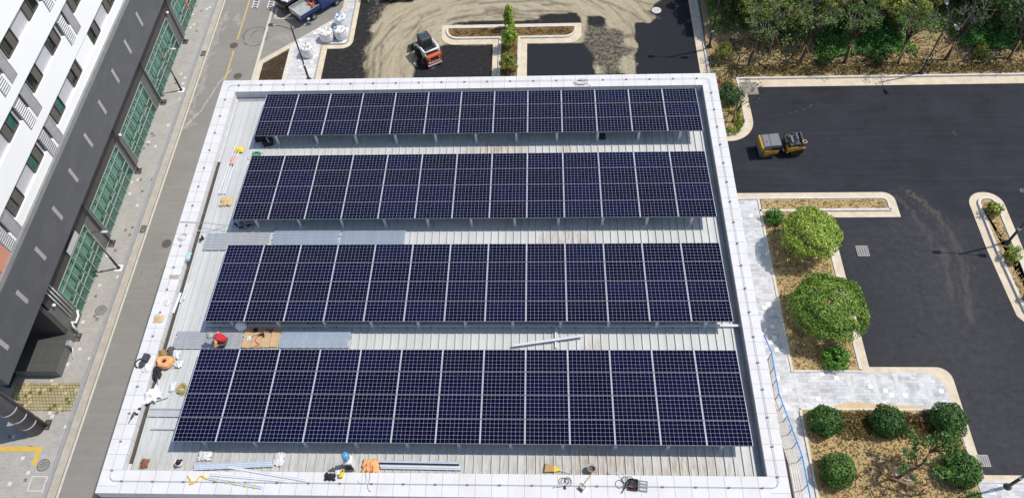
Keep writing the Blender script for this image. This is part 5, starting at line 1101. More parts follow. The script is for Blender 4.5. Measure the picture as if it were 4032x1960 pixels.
# ================================================================== VEHICLES
def wheel(t, x, y, r, w, rim=M_chrome, n=20):
    b = MB(); s = 1 if y > 0 else -1
    b.lathe([(r*.62, -w/2), (r*.94, -w/2), (r, -w*.35), (r, w*.35), (r*.94, w/2), (r*.62, w/2)], (x, y, r), n, axis='y'); wh = b.build('wheel', M_rubber, t, smooth=False)
    b = MB(); b.lathe([(.05, 0), (r*.6, 0), (r*.6, w*.5)], (x, y+s*(w/2-.03), r), 14, axis='y'); 
    for i in range(5): a = 1.256*i; b.box((x+r*.33*math.cos(a), y+s*(w/2+.0), r+r*.33*math.sin(a)), (r*.4, .03, .07), ry=-a)
    b.build('rim', rim, wh)
def truck(name, lab, loc, rz, paint, inner, gate):
    t = thing(name, lab, 'truck', loc, rz, None)
    b = MB(); b.box((1.5, 0, .52), (4.6, .8, .16)); b.build('chassis', M_dkmetal, t)
    b = MB(); b.box((-.2, 0, .78), (1.9, 1.58, .06)); b.build('bed_floor', inner, t)
    for s in (-1, 1):
        b = MB(); b.box((-.2, s*.81, .92), (1.93, .05, .38), 0); b.box((-.2, s*.81, 1.115), (1.93, .07, .03), 1); b.box((-.2, s*.775, .93), (1.85, .02, .30), 1); b.build('bed_side', [paint, inner], t, bevel=.006)
    b = MB(); b.box((-1.15, 0, .93), (.05, 1.60, .40)); b.box((-1.185, 0, .93), (.02, 1.5, .30)); b.build('tailgate', gate, t, bevel=.008)
    b = MB(); b.box((.80, 0, 1.2), (.06, 1.58, .85)); b.build('headboard', paint, t)
    b = MB(); b.profile([(.87, .45), (3.75, .45), (3.82, .75), (3.72, 1.12), (3.30, 1.88), (3.15, 1.93), (1.0, 1.93), (.87, 1.8)], -.80, .80); c = b.build('cab', paint, t, bevel=.05)
    b = MB(); b.add([(3.755, -.70, 1.14), (3.755, .70, 1.14), (3.345, .66, 1.84), (3.345, -.66, 1.84)], [(0, 1, 2, 3)]); b.build('windscreen', M_dglass, c)
    for s in (-1, 1): b = MB(); b.box((2.15, s*.803, 1.46), (1.95, .02, .52)); b.build('side_window', M_dglass, c); b = MB(); b.tube([(3.45, s*.8, 1.3), (3.52, s*1.0, 1.4)], .02, 5); b.box((3.52, s*1.0, 1.45), (.06, .12, .22)); b.build('mirror', M_dkmetal, c)
    b = MB(); b.box((-1.2, 0, .42), (.08, 1.5, .12)); b.build('bumper', M_dkmetal, t)
    for s in (-1, 1): b = MB(); b.box((-1.2, s*.7, .58), (.06, .16, .09)); b.build('tail_light', M_red, t)
    for x in (0, 2.42):
        for s in (-1, 1): wheel(t, x, s*.74, .30, .2)
    return t
wr, wf = P('T1', 1395, 263, .3), P('T1', 1743, 46, .3); dv = (wf-wr).xy.normalized(); ang = math.atan2(dv.y, dv.x); nl = Vector((-dv.y, dv.x))
o0 = wr.xy+nl*.80
tk = truck('pickup_truck', 'blue pickup truck with an open pale cargo bed parked at the kerb', (o0.x, o0.y, 0), ang, M_truck, plain('worn_bed_paint', (.36, .385, .37), .6, 0, .3, 4), plain('silver_gate', (.50, .50, .47), .5, 0, .15, 3))
b = MB(); b.box((-.55, -.835, .45), (.22, .03, .2)); b.build('number_plate', M_plastic, tk)
o1 = o0+nl*2.02-dv*.15
tk2 = truck('cargo_truck', 'black pickup truck loaded with mixed goods, behind the blue one', (o1.x, o1.y, 0), ang+.02, plain('black_truck_paint', (.010, .010, .011), .3), M_dkmetal, plain('black_truck_paint', (.010, .010, .011), .3))
def on_truck(name, lab, cat, T, x, y, z, mb, mat, **k):
    a = T.rotation_euler.z; w = Vector((T.location.x+x*math.cos(a)-y*math.sin(a), T.location.y+x*math.sin(a)+y*math.cos(a), z)); o = mb.build(name, mat, None, **k); o.location = w; o.rotation_euler = (0, 0, a); return tag(o, lab, cat)
b = MB(); b.blob((0, 0, .2), (.35, .3, .22), amp=.3, seed=4); on_truck('white_bundle', 'white plastic bundle at the tail of the black truck bed', 'bundle', tk2, -.55, -.15, .82, b, M_plastic)
b = MB(); b.blob((0, 0, .3), (.42, .35, .34), amp=.12, seed=6); on_truck('yellow_sack', 'mustard yellow sack in the black truck bed', 'sack', tk2, -.45, .5, .82, b, plain('mustard_sack', (.42, .33, .12), .8))
b = MB(); b.ring((0, 0, .15), .28, .05, 20, 6); b.ring((0, 0, .25), .26, .05, 20, 6); on_truck('hose_coil', 'dark coiled hose in the black truck bed', 'hose', tk2, .15, -.25, .82, b, M_black)
b = MB(); b.blob((0, 0, .25), (.5, .5, .3), amp=.3, seed=9); on_truck('purple_tarpaulin', 'dull purple tarpaulin heap in the black truck bed', 'tarpaulin', tk2, .42, .2, .82, b, plain('dull_purple', (.10, .05, .08), .8))
for i, (x, y, rx_) in enumerate(((.42, .2, 1.2), (.55, -.12, .4))):
    b = MB(); b.lathe([(.20, 0), (.20, .03), (.13, .04), (.09, .28), (.085, .40), (.035, .7)], n=14, mi=0); b.lathe([(.093, .28), (.088, .40)], n=14, mi=1)
    on_truck('traffic_cone', ('orange traffic cone lying in the blue truck bed', 'second orange traffic cone in the blue truck bed, nearer the near side')[i], 'traffic cone', tk, x, y, .85, b, [plain('cone_orange', (.75, .09, .02), .5), M_plastic]).rotation_euler = (rx_, .3, ang)
b = MB(); b.box((0, 0, .14), (.5, .35, .28)); b.box((0, .05, .30), (.3, .1, .06)); on_truck('tool_crate', 'brown tool crate behind the cab of the blue truck', 'crate', tk, .5, -.5, .82, b, plain('crate_wood', (.30, .17, .08), .8, 0, .4, 8))
b = MB(); b.box((0, 0, .3), (.06, 1.1, .55)); on_truck('board', 'dark brown board leaning on the headboard of the blue truck', 'board', tk, .68, -.05, .82, b, plain('brown_board', (.12, .07, .06), .8))
# skid steer loader
rearL, rearR = P('T2', 902, 962, .3), P('T2', 1105, 878, .3); mid = (rearL+rearR)/2; dr = (rearR-rearL).xy.normalized(); fw = Vector((-dr.y, dr.x)); sk = thing('skid_steer_loader', 'orange and white skid steer loader with dark cab on the sandy yard', 'loader', (mid.x, mid.y, 0.01), math.atan2(fw.y, fw.x))
# local: x forward from the rear door, y left
b = MB(); b.profile([(.05, .35), (2.15, .35), (2.2, .75), (1.2, .82), (1.0, 1.05), (.06, 1.05)], -.52, .52); b.build('body', plain('loader_white', (.62, .61, .57), .5, 0, .15, 3), sk, bevel=.02)
b = MB(); b.box((0.02, 0, .70), (.14, 1.22, .78)); b.box((.16, 0, 1.09), (.4, 1.18, .05)); dr_ = b.build('rear_door', M_mach_o, sk, bevel=.03)
b = MB(); b.box((-.055, 0, .86), (.02, .95, .22)); b.build('rear_grille', M_dkmetal, dr_)
for s in (-1, 1): b = MB(); b.box((-.072, s*.40, .86), (.02, .1, .12)); b.build('tail_light', M_wgrey, dr_)
b = MB(); b.box((-.0, 0, .28), (.2, 1.2, .1)); b.build('rear_bumper', M_wgrey, sk)
tc = bpy.data.curves.new('lettering', 'FONT'); tc.body = 'Bobcat'; tc.size = .27; tc.extrude = .006; tc.align_x = 'CENTER'
to = bpy.data.objects.new('lettering', tc); COL.objects.link(to); bpy.context.view_layer.update(); dg = bpy.context.evaluated_depsgraph_get()
tm = bpy.data.meshes.new_from_object(to.evaluated_get(dg)); bpy.data.objects.remove(to); tm.materials.clear(); tm.materials.append(M_plastic); le = bpy.data.objects.new('lettering', tm); COL.objects.link(le); le.parent = dr_; le.location = (-.058, -.10, .47); le.rotation_euler = (R(90), 0, R(-90))
b = MB(); b.blob((0, 0, 0), (.10, .012, .08), amp=.25, seed=2); em = b.build('emblem', M_plastic, dr_); em.location = (-.062, .42, .55); em.rotation_euler = (0, 0, R(-90))
b = MB(); b.box((.62, 0, 1.06), (.78, .98, .16)); b.box((.35, .25, 1.16), (.2, .3, .08)); b.build('engine_deck', M_dkmetal, sk, bevel=.02)
b = MB(); b.profile([(1.0, .8), (2.05, .8), (2.1, 1.2), (1.95, 2.0), (1.06, 2.02), (1.0, 1.9)], -.43, .43); cb = b.build('cab', plain('cab_grey', (.045, .05, .056), .5, 0, .2, 3), sk, bevel=.025)
b = MB(); b.box((.995, 0, 1.58), (.03, .70, .46)); b.build('rear_window', plain('cab_glass', (.03, .05, .035), .08), cb)
b = MB(); b.box((1.80, .02, 2.025), (.22, .5, .02)); b.build('roof_hatch', plain('green_tint', (.06, .20, .15), .3), cb)
for s in (-1, 1): b = MB(); b.box((1.5, s*.437, 1.5), (.75, .02, .55)); b.build('side_screen', M_black, cb)
for s in (-1, 1):
    b = MB(); b.tube([(.28, s*.60, 1.42), (.9, s*.62, 1.40), (1.7, s*.64, 1.22), (2.2, s*.64, .85), (2.42, s*.6, .42)], [.075, .07, .07, .065, .06], 8); b.build('lift_arm', M_plastic, sk, smooth=True)
    b = MB(); b.tube([(.16, s*.58, .9), (.28, s*.6, 1.42)], .055, 8); b.build('upright', M_wgrey, sk, smooth=True)
b = MB(); b.tube([(.28, -.62, 1.42), (.28, .62, 1.42)], .07, 10); b.build('cross_tube', M_plastic, sk, smooth=True)
for x in (.45, 1.65):
    for s in (-1, 1): wheel(sk, x, s*.66, .37, .27, M_dkmetal)
b = MB(); b.profile([(2.45, .12), (3.25, .05), (3.25, .09), (2.55, .2), (2.45, .75), (2.40, .75)], -.88, .88)
for s in (-.88, .86): b.profile([(2.42, .12), (3.2, .06), (2.7, .55), (2.42, .75)], s, s+.02)
b.build('bucket', M_dkmetal, sk)
# roller
ro = thing('road_roller', 'yellow and grey ride-on road roller on the fresh asphalt', 'road roller', (30.62, 26.83, 0.0), math.radians(180+4)); YW = 1.16
b = MB(); b.lathe([(.15, -.56), (.46, -.56), (.50, -.54), (.50, .54), (.46, .56), (.15, .56)], (1.02, 0, .5), 30, axis='y'); b.build('drum', M_steel, ro, smooth=False)
b = MB()
for s in (-1, 1): b.box((.72, s*.60, .62), (1.0, .06, .34)); b.box((1.0, s*.60, .5), (.25, .05, .3))
b.box((1.38, 0, .98), (.16, 1.24, .34)); b.build('drum_frame', M_mach_y, ro, bevel=.02)
b = MB(); b.profile([(.12, .62), (1.36, .82), (1.36, 1.16), (1.24, 1.24), (.12, 1.30)], -.55, .55); hd = b.build('hood', M_mach_g, ro, bevel=.03)
b = MB(); b.box((.82, 0, 1.275), (.012, 1.08, .02), ry=.05); b.build('hood_seam', M_dkmetal, hd); b = MB(); b.box((1.05, .15, 1.275), (.1, .12, .01)); b.build('warning_mark', M_red, hd)
b = MB(); b.box((.42, .565, .92), (.62, .03, .36)); b.box((.42, -.565, .92), (.62, .03, .36)); b.build('side_vent', M_dkmetal, hd)
b = MB(); b.box((-.05, 0, .62), (.4, .5, .45)); b.box((-.35, 0, .55), (.5, 1.1, .12)); b.build('articulation', M_dkmetal, ro, bevel=.02)
b = MB(); b.box((-.98, 0, .95), (.95, 1.08, .4)); b.box((-1.38, 0, 1.22), (.16, 1.06, .28)); b.box((-1.1, .5, 1.2), (.6, .12, .16)); b.box((-1.1, -.5, 1.2), (.6, .12, .16)); b.build('rear_deck', plain('deck_grey', (.055, .055, .057), .6), ro, bevel=.04)
b = MB(); b.box((-.80, .05, 1.22), (.36, .62, .14)); b.box((-.98, .05, 1.42), (.12, .6, .34)); b.build('seat', M_mach_g, ro, bevel=.04)
b = MB(); b.tube([(-.28, .0, .6), (-.42, .0, 1.15)], .05, 8); b.ring((-.44, 0, 1.2), .19, .022, 20, 6, tilt=0); b.box((-.30, 0, 1.12), (.14, .6, .16)); b.tube([(-.3, -.4, 1.1), (-.25, -.45, 1.5)], .02, 5); b.tube([(-.35, .4, 1.1), (-.3, .5, 1.45)], .02, 5); b.build('steering_console', M_black, ro)
b = MB()
for s in (-1, 1): b.profile([(-.52, .55), (-1.6, .78), (-1.62, .92), (-.9, 1.0), (-.5, .95)], s*.60-.03, s*.60+.03)
b.box((-.45, .0, .62), (.14, 1.2, .5)); b.build('rear_fender', M_mach_y, ro, bevel=.015)
for y in (-.44, -.15, .15, .44): 
    b = MB(); b.lathe([(.26, -.13), (.44, -.13), (.47, -.08), (.47, .08), (.44, .13), (.26, .13)], (-1.12, y, .47), 22, axis='y'); w = b.build('wheel', M_rubber, ro); b = MB(); b.lathe([(.05, -.10), (.26, -.10), (.26, .10), (.05, .10)], (-1.12, y, .47), 14, axis='y'); b.build('rim', M_dkmetal, w)
b = MB(); b.ring((-1.45, .45, 1.38), .14, .03, 14, 5); b.build('hose_loop', M_tan, ro)
# dark machine at the top edge and a rack by the kerb
t = thing('dark_machine', 'dark machine seen only by its lower edge at the top of the sandy yard', 'machine', (2.1, 44.35, .01)); b = MB(); b.box((0, 0, .55), (2.6, 1.2, .7)); b.build('body', M_dkmetal, t, bevel=.05)
for s in (-.8, .8): wheel(t, s, -.5, .38, .28)
t = thing('steel_rack', 'low grey steel rack beside the yard kerb at the top edge', 'rack', (-.95, 44.25, .0)); b = MB()
for i in range(6): b.box((0, -.45+.18*i, .28), (.75, .06, .05))
for x in (-.33, .33):
    for y in (-.4, .4): b.box((x, y, .13), (.06, .06, .26))
b.build('frame', M_galv, t)

# ================================================================== LOOSE THINGS ON THE ROOF
def item(name, lab, cat, loc, rz=0.0, group=None): return thing(name, lab, cat, loc, rz, group)
def solo(name, lab, cat, mb, mats, loc, rz=0.0, smooth=False, group=None, bevel=0.0):
    o = mb.build(name, mats, None, smooth, bevel); o.location = loc; o.rotation_euler = (0, 0, rz); return tag(o, lab, cat, group)
# slotted rails: one profile, copied for every rail of every stack
def rail_mb(L_, w=.06, h=.045):
    b = MB(); b.box((0, -w*.36, h/2), (L_, w*.28, h)); b.box((0, w*.36, h/2), (L_, w*.28, h)); b.box((0, 0, h*.3), (L_, w*.44, .012)); return b
RAIL = {}
def rail(L_, mat, loc, rz, lab, group, w=.06, h=.045):
    k = (L_, mat.name, w)
    if k not in RAIL: o = rail_mb(L_, w, h).build('aluminium_rail', mat); RAIL[k] = o
    else: o = RAIL[k].copy(); COL.objects.link(o)
    o.location = loc; o.rotation_euler = (0, 0, rz); tag(o, lab, 'rail', group); return o
g = np.random.default_rng(200)
def stack(x0, x1, ys, mat, lab, group, dz=0.0, slope=0.0, w=.058):
    L_ = round(abs(x1-x0), 2)
    for y in ys: rail(L_, mat, ((x0+x1)/2+float(g.normal(0, .025)), float(y), ROOF+.066+dz), slope+float(g.normal(0, .0012)), lab, group, w)
stack(-1.34, 1.62, np.linspace(9.22, 10.08, 11), M_galv, 'pale slotted rail of the left stack behind the third array', 'left stack of rails behind the third array')
stack(1.78, 4.84, np.linspace(9.30, 10.20, 11), M_alub, 'bluish rail of the middle stack behind the third array', 'middle stack of rails behind the third array')
stack(4.94, 7.84, np.linspace(9.30, 10.14, 10), M_alub, 'bluish rail of the right stack behind the third array', 'right stack of rails behind the third array')
stack(-1.42, 1.47, np.linspace(4.30, 5.05, 9), M_galv, 'pale rail under the crouching worker in red', 'rails under the worker')
stack(3.06, 6.0, np.linspace(4.34, 5.08, 10), M_alub, 'bluish rail beside the cardboard, right of the worker', 'rails beside the cardboard')
stack(-1.62, -.05, np.linspace(1.32, 1.52, 4), M_galv, 'short pale rail at the left end of the front array', 'short rails left of the front array')
stack(-1.66, -.1, [1.62], M_galv, 'single pale rail above the short stack left of the front array', None); stack(-1.38, -.4, [.78], M_galv, 'thin lone rail below the short stack left of the front array', None, w=.04)
for i, x in enumerate((-1.28, -1.16, -1.02)): rail(2.95, M_alu, (x+.04, 13.85, ROOF+.066), R(90)-.04, 'bright long rail of the bundle lying along the left edge by the yellow cloth', 'long rails along the left edge', .06)
for i in range(3): rail(3.0, M_alub, (2.22+.02*i, -.56-.075*i, ROOF+.066), R(3.2), 'grey rail of the bundle lying just inside the front parapet, left part', 'rails inside the front parapet, left part', .08)
rail(3.1, M_alu, ((2.18+5.24)/2, -1.03, COP+.01), math.atan2(-1.27+.79, 5.24-2.18), 'long pale rail lying askew over the front parapet, the uppermost of three', None, .09)
rail(3.0, M_alu, ((1.6+4.53)/2, -1.19, COP+.01), math.atan2(-1.3+1.08, 2.93), 'long pale rail lying askew on the front parapet, the middle of three', None, .09)
rail(2.1, M_alub, ((1.56+3.61)/2, -1.39, COP+.01), math.atan2(-1.55+1.23, 2.05), 'shorter bluish rail on the front parapet bound with yellow tape', None, .10)
for i in range(4): rail(3.05, (M_alub, M_dkmetal, M_alu, M_alub)[i], (9.27+.05*i, -.45-.075*i, ROOF+.066), R(-.6), ('bluish rail of the dark bundle beside the orange sack', 'dark steel rail of the bundle beside the orange sack', 'bright rail of the dark bundle beside the orange sack', 'bluish rail of the dark bundle beside the orange sack')[i], 'bluish rails beside the orange sack' if i in (0, 3) else None, .085)
rail(2.9, M_alu, (14.21, 4.6, ROOF+.17), math.atan2(.45, 2.86), 'loose pale rail lying askew between the two front arrays', None, .09)
rail(.95, M_alu, (14.55, 4.80, ROOF+.066), R(90), 'short rail standing across the askew rail between the two front arrays', None, .10)
rail(.72, M_alu, (-1.54, 2.62, ROOF+.066), math.atan2(2.27-2.96, .25), 'short rail below the orange sack at the left edge', None, .06); rail(.70, M_galv, (-1.38, 2.02, ROOF+.07), math.atan2(.22, .63), 'flat metal strip beside the white sack at the left edge', None, .10)
rail(1.0, M_plastic, (-1.80, 6.45, ROOF+.07), R(86), 'white tube lying in the gutter at the left edge', None, .09); rail(1.0, M_plastic, (-2.30, 6.25, COP+.01), R(84), 'white tube lying on the left parapet beside the clear film', None, .09)
rail(.95, M_alu, (-1.62, 6.95, ROOF+.066), R(84), 'pale rail on the roof beside the white tubes, nearer the gutter', None, .06); rail(.9, M_alu, (-1.50, 7.05, ROOF+.066), R(84), 'pale rail on the roof beside the white tubes, nearer the array', None, .06)
def crumple(name, lab, cat, loc, d, mat, seed, amp=.35, rz=0.0, nx=9, ny=7):
    q = np.random.default_rng(seed); b = MB(); H = q.random((ny, nx)); vs = []
    for j in range(ny):
        for i in range(nx):
            u, v = i/(nx-1)-.5, j/(ny-1)-.5; e = 1+.22*math.sin(3*u*6+seed)+.2*math.cos(v*9+seed); edge = 1-max(abs(u), abs(v))*1.7
            vs.append((u*d[0]*(1+.12*q.normal()), v*d[1]*e*(1+.1*q.normal()), .012+d[2]*max(.04, edge)*(1-amp+amp*2*H[j, i])))
    fs = [(j*nx+i, j*nx+i+1, (j+1)*nx+i+1, (j+1)*nx+i) for j in range(ny-1) for i in range(nx-1)]
    o = len(vs); vs += [(p[0], p[1], .004) for p in vs]; fs += [tuple(i+o for i in f[::-1]) for f in fs]
    b.add(vs, fs); return solo(name, lab, cat, b, mat, loc, rz)
crumple('yellow_cloth', 'crumpled yellow cloth beside the bright rail bundle', 'cloth', (-.95, 15.1, ROOF+.06), (.48, .36, .13), M_yel, 1)
crumple('pink_paper', 'pink paper sheet on the bright rail bundle', 'paper', (-1.08, 14.35, ROOF+.12), (.26, .5, .05), plain('pink_paper', (.62, .36, .32), .8), 2, .2)
crumple('paper_sack', 'flattened tan paper sack left of the second array', 'sack', (-.85, 11.92, ROOF+.05), (.55, .46, .10), M_tan, 3)
crumple('tan_cloth', 'tan cloth on the left parapet beside the third array', 'cloth', (-2.22, 5.52, COP+.005), (.42, .30, .08), M_tan, 4)
crumple('cement_stain', 'flat brown patch dried on the left parapet', 'stain', (-2.12, 7.62, COP+.002), (.42, .18, .008), plain('brown_patch', (.42, .32, .23), .9), 5, .1)
crumple('clear_film', 'crumpled clear film on the left parapet beside the white tube', 'plastic film', (-2.08, 6.35, COP+.004), (.22, .42, .04), M_clear, 6)
crumple('blue_bag', 'blue white and yellow packet lying on the left parapet edge', 'packet', (-1.75, 8.62, COP+.01), (.2, .42, .12), [plain('blue_packet', (.08, .34, .55), .5, 0, .8, 12, col2=(.62, .60, .35))], 7)
crumple('clear_film', 'clear film beside the yellow cable coil', 'plastic film', (-.98, 2.55, ROOF+.05), (.22, .42, .07), M_clear, 8); crumple('clear_film', 'clear film behind the left front rails', 'plastic film', (1.05, -.28, ROOF+.06), (.5, .36, .08), M_clear, 9)
crumple('clear_film', 'clear film scraps right of the left front rails', 'plastic film', (3.95, -.35, ROOF+.06), (.4, .5, .05), M_clear, 10)
crumple('brown_box', 'flattened brown box in the front left corner of the roof', 'box', (-1.22, -.55, ROOF+.06), (.28, .34, .12), M_brownbox, 11, .25)
crumple('white_sack', 'white sack slumped over the left gutter', 'sack', (-1.72, 2.12, ROOF+.2), (.72, .55, .28), M_plastic, 12, .3, .6)
crumple('white_bag', 'small white bag on the left parapet beside the charcoal tool bag', 'bag', (-2.10, 3.22, COP+.005), (.3, .3, .16), M_plastic, 13)
crumple('plastic_bag', 'white plastic bag right of the brown paper bag', 'bag', (-1.2, 3.95, ROOF+.05), (.36, .4, .2), M_clear, 14); crumple('plastic_bag', 'scrap of clear bag right of the orange sack', 'bag', (-1.02, 3.55, ROOF+.05), (.36, .3, .14), M_clear, 15)
crumple('brown_bag', 'brown paper bag above the orange sack', 'bag', (-1.78, 4.02, ROOF+.08), (.55, .3, .25), plain('kraft_brown', (.34, .22, .10), .85, 0, .3, 7), 16); crumple('grey_bag', 'dark grey bag beside the brown paper bag', 'bag', (-1.46, 4.1, ROOF+.05), (.3, .48, .28), M_pants, 17)
crumple('black_jacket', 'black jacket heaped below the orange sack', 'jacket', (-1.76, 3.2, ROOF+.1), (.36, .6, .3), M_blackcloth, 18)
b = MB(); q = np.random.default_rng(19); nu = 20; prof = [(.30, 0), (.37, .10), (.33, .26), (.23, .33), (.12, .29), (.08, .2)]
vs = [(r*(1+.12*math.sin(3*a)+.08*q.normal())*math.cos(a), r*(1+.1*math.cos(2*a))*math.sin(a)*.85, z) for r, z in prof for a in np.linspace(0, 6.283, nu+1)[:-1]]
b.add(vs, [(i*nu+j, i*nu+(j+1) % nu, (i+1)*nu+(j+1) % nu, (i+1)*nu+j) for i in range(5) for j in range(nu)]); t = item('orange_sack', 'open orange sack with tools inside at the left edge', 'sack', (-1.52, 3.58, ROOF+.05)); b.build('sack_body', M_orange, t); b = MB(); b.blob((0, 0, .16), (.14, .11, .08), amp=.4, seed=2); b.build('contents', M_greycloth, t)
t = item('tool_bag', 'charcoal tool bag lying on the left parapet', 'tool bag', (-2.28, 3.5, COP)); b = MB(); b.box((.05, .16, .1), (.26, .34, .2), rz=-.2); b.box((-.03, -.12, .07), (.24, .26, .14), rz=.3); b.build('pouch', M_greycloth, t, bevel=.03); b = MB(); b.ring((-.15, -.05, .05), .2, .025, 14, 5, a0=1.6, a1=4.5); b.build('strap', M_blackcloth, t)
def coil(name, lab, cat, loc, R0, turns, mat, r=.012, seed=0, ex=1.0):
    q = np.random.default_rng(seed); b = MB()
    for k in range(turns): b.ring((q.normal(0, .03), q.normal(0, .03), r+.012*k), R0*(1+.1*q.normal()), r, 20, 5, ex=ex*(1+.06*q.normal()))
    return solo(name, lab, cat, b, mat, loc)
def wire(name, lab, cat, k, pts, z, mat, r=.011, group=None):
    b = MB(); P_ = [P(k, x, y, z+r) for x, y in pts]; o0 = P_[0].copy(); C_ = []
    for i in range(len(P_)-1):
        a, b_, c, d = P_[max(i-1, 0)], P_[i], P_[i+1], P_[min(i+2, len(P_)-1)]
        for s in range(4): u = s/4; C_.append(.5*((2*b_)+(c-a)*u+(2*a-5*b_+4*c-d)*u*u+(3*b_-a-3*c+d)*u**3))
    C_.append(P_[-1]); b.tube([p-o0 for p in C_], r, 5); return solo(name, lab, cat, b, mat, o0, group=group)
coil('cable_coil', 'white cable coil lying on the back parapet', 'cable', (16.05, 19.15, COP), .30, 7, M_wcable, .014, 1, .55); wire('cable_end', 'loose white cable end trailing from the coil on the back parapet', 'cable', 'R20', [(330, 420), (370, 415), (400, 440), (395, 430)], COP, M_wcable)
coil('cable_coil', 'white cable coil lying on the left parapet', 'cable', (-2.28, 9.72, COP), .17, 5, M_wcable, .012, 2); coil('yellow_rope', 'yellow rope coil at the left end of the front array', 'cord', (-.55, 2.46, ROOF+.05), .17, 8, plain('yellow_cord', (.48, .38, .12), .6), .012, 3)
coil('green_cord', 'green cord coil at the back left corner of the second array', 'cord', (.02, 14.85, ROOF+.03), .18, 6, M_green, .014, 4, .6)
wire('loose_rope', 'white rope looping beside the green coil', 'cord', 'C7', [(340, 945), (318, 930), (330, 912), (375, 900), (400, 860), (470, 868), (488, 890), (470, 905)], ROOF+.06, M_wcable, .014)
wire('extension_cord', 'grey cord running over the left parapet to the tangle under the second array', 'cord', 'R00', [(905, 1116), (960, 1118), (1040, 1122), (1110, 1132), (1180, 1135), (1240, 1140)], COP, M_cable, .013)
wire('extension_cord', 'pale cord curving from the parapet coil towards the second array', 'cord', 'R00', [(930, 1185), (975, 1162), (1040, 1160), (1100, 1145), (1140, 1128)], ROOF+.1, M_wcable, .014)
b = MB(); q = np.random.default_rng(5)
for i in range(9): b.ring((q.normal(0, .28), q.normal(0, .07), .03+.03*i), .12+.1*q.random(), .012, 14, 5, tilt=q.normal(0, .4), ex=.6)
for i in range(4): b.box((q.normal(0, .3), q.normal(0, .06), .05), (.22, .1, .09), 1, rz=q.random()*3)
solo('cable_tangle', 'tangle of dark and grey cables in front of the second array', 'cable', b, [M_cable, M_black], (.50, 10.56, ROOF+.02))
wire('cable', 'grey cable hanging from the tangle towards the rails', 'cable', 'C5' if 'C5' in K else 'C7', [(400, 1650), (395, 1690), (380, 1720), (375, 1745)], ROOF+.05, M_wcable, .012)
for x, y, lab, sd in ((.0, 15.85, 'black crate half hidden under the rearmost array', 1), (.45, 15.55, 'black crate with a pale tool on it, before the rearmost array', 2)):
    t = item('black_crate', lab, 'crate', (x, y, ROOF+.01), .15*sd); b = MB()
    for s in (-1, 1):
        for z in (.05, .14, .23): b.box((0, s*.17, z), (.46, .02, .05)); b.box((s*.22, 0, z), (.02, .32, .05))
        for e in (-1, 1): b.box((s*.22, e*.165, .14), (.035, .035, .28))
    b.box((0, 0, .02), (.44, .33, .02)); b.build('basket', M_black, t); b = MB(); b.blob((0, 0, .14), (.17, .12, .1), amp=.4, seed=sd); b.build('contents', M_greycloth, t)
    if sd == 2: b = MB(); b.box((.02, -.02, .30), (.06, .34, .04), rz=.3); b.build('handle', M_wgrey, t)
crumple('black_bag', 'black bag on the roof before the right part of the rearmost array', 'bag', (16.95, 15.72, ROOF+.03), (.32, .36, .2), M_blackcloth, 21)
b = MB(); b.box((0, 0, .04), (.22, .06, .08)); b.box((.06, .08, .04), (.06, .2, .08)); b.box((-.06, -.06, .08), (.05, .12, .1)); solo('clamp', 'small dark clamp left of the rail stack behind the third array', 'clamp', b, M_dkmetal, (-1.52, 9.78, ROOF+.06), .5)
def reel(name, lab, loc, rx_, seed):
    t = item(name, lab, 'reel', loc, seed); b = MB(); b.lathe([(.09, -.11), (.20, -.11), (.235, -.06), (.235, .06), (.20, .11), (.09, .11)], n=22, axis='y'); o = b.build('wrap', M_plastic, t, smooth=False); o.rotation_euler = (rx_, 0, 0); o.location = (0, 0, .22)
    b = MB(); b.lathe([(.085, -.10), (.085, .10)], n=12, axis='y'); c = b.build('hub', M_black, t); c.rotation_euler = (rx_, 0, 0); c.location = (0, 0, .22)
reel('cable_reel', 'white cable reel with a black hub beside the cardboard', (1.33, 5.25, ROOF+.02), -.35, .1); reel('cable_reel', 'white reel under the left corner of the third array', (-.05, 5.6, ROOF+.02), .2, .4)
t = item('cardboard', 'tan cardboard sheets laid on the ribs in front of the third array', 'cardboard', (2.26, 4.82, ROOF+.064)); 
for i in range(4): b = MB(); b.box((-.58+.39*i, .01*i, .02), (.37, 1.02, .012), ry=.11); b.build('sheet', M_card, t)
def put(name, lab, cat, x, y, z, mb, mat, rz=0, bevel=0): return solo(name, lab, cat, mb, mat, (x, y, z), rz, bevel=bevel)
b = MB(); b.lathe([(.02, 0), (.10, 0), (.10, .06), (.05, .065), (.05, .03), (.02, .03)], n=16); put('tape_roll', 'black tape roll on the cardboard', 'tape', 1.95, 5.1, ROOF+.09, b, M_black)
b = MB(); b.box((0, 0, .03), (.30, .035, .03)); b.box((.15, 0, .04), (.05, .15, .05)); put('hammer', 'dark hammer on the cardboard', 'hammer', 2.5, 5.12, ROOF+.09, b, M_bark, -.35)
b = MB(); b.box((0, 0, .06), (.22, .07, .07)); b.box((.07, -.08, .04), (.06, .16, .06)); put('cordless_drill', 'dark cordless drill on the cardboard', 'drill', 2.25, 4.9, ROOF+.09, b, M_dkmetal, .3)
crumple('bag_of_bolts', 'clear bag of bolts on the cardboard', 'bag', (1.72, 4.75, ROOF+.09), (.2, .2, .06), M_clear, 31); wire('red_cord', 'thin cord with a red plug on the cardboard', 'cord', 'R11', [(-20, 440), (10, 430), (-5, 460), (15, 480), (-10, 490)], ROOF+.1, M_red, .012)
b = MB(); b.lathe([(.10, 0), (.13, .02), (.14, .20), (.13, .20), (.12, .05)], n=18); t = item('bucket', 'small white bucket full of dark tools behind the front left rails', 'bucket', (.15, -.58, ROOF+.05)); b.build('pail', M_plastic, t, smooth=True)
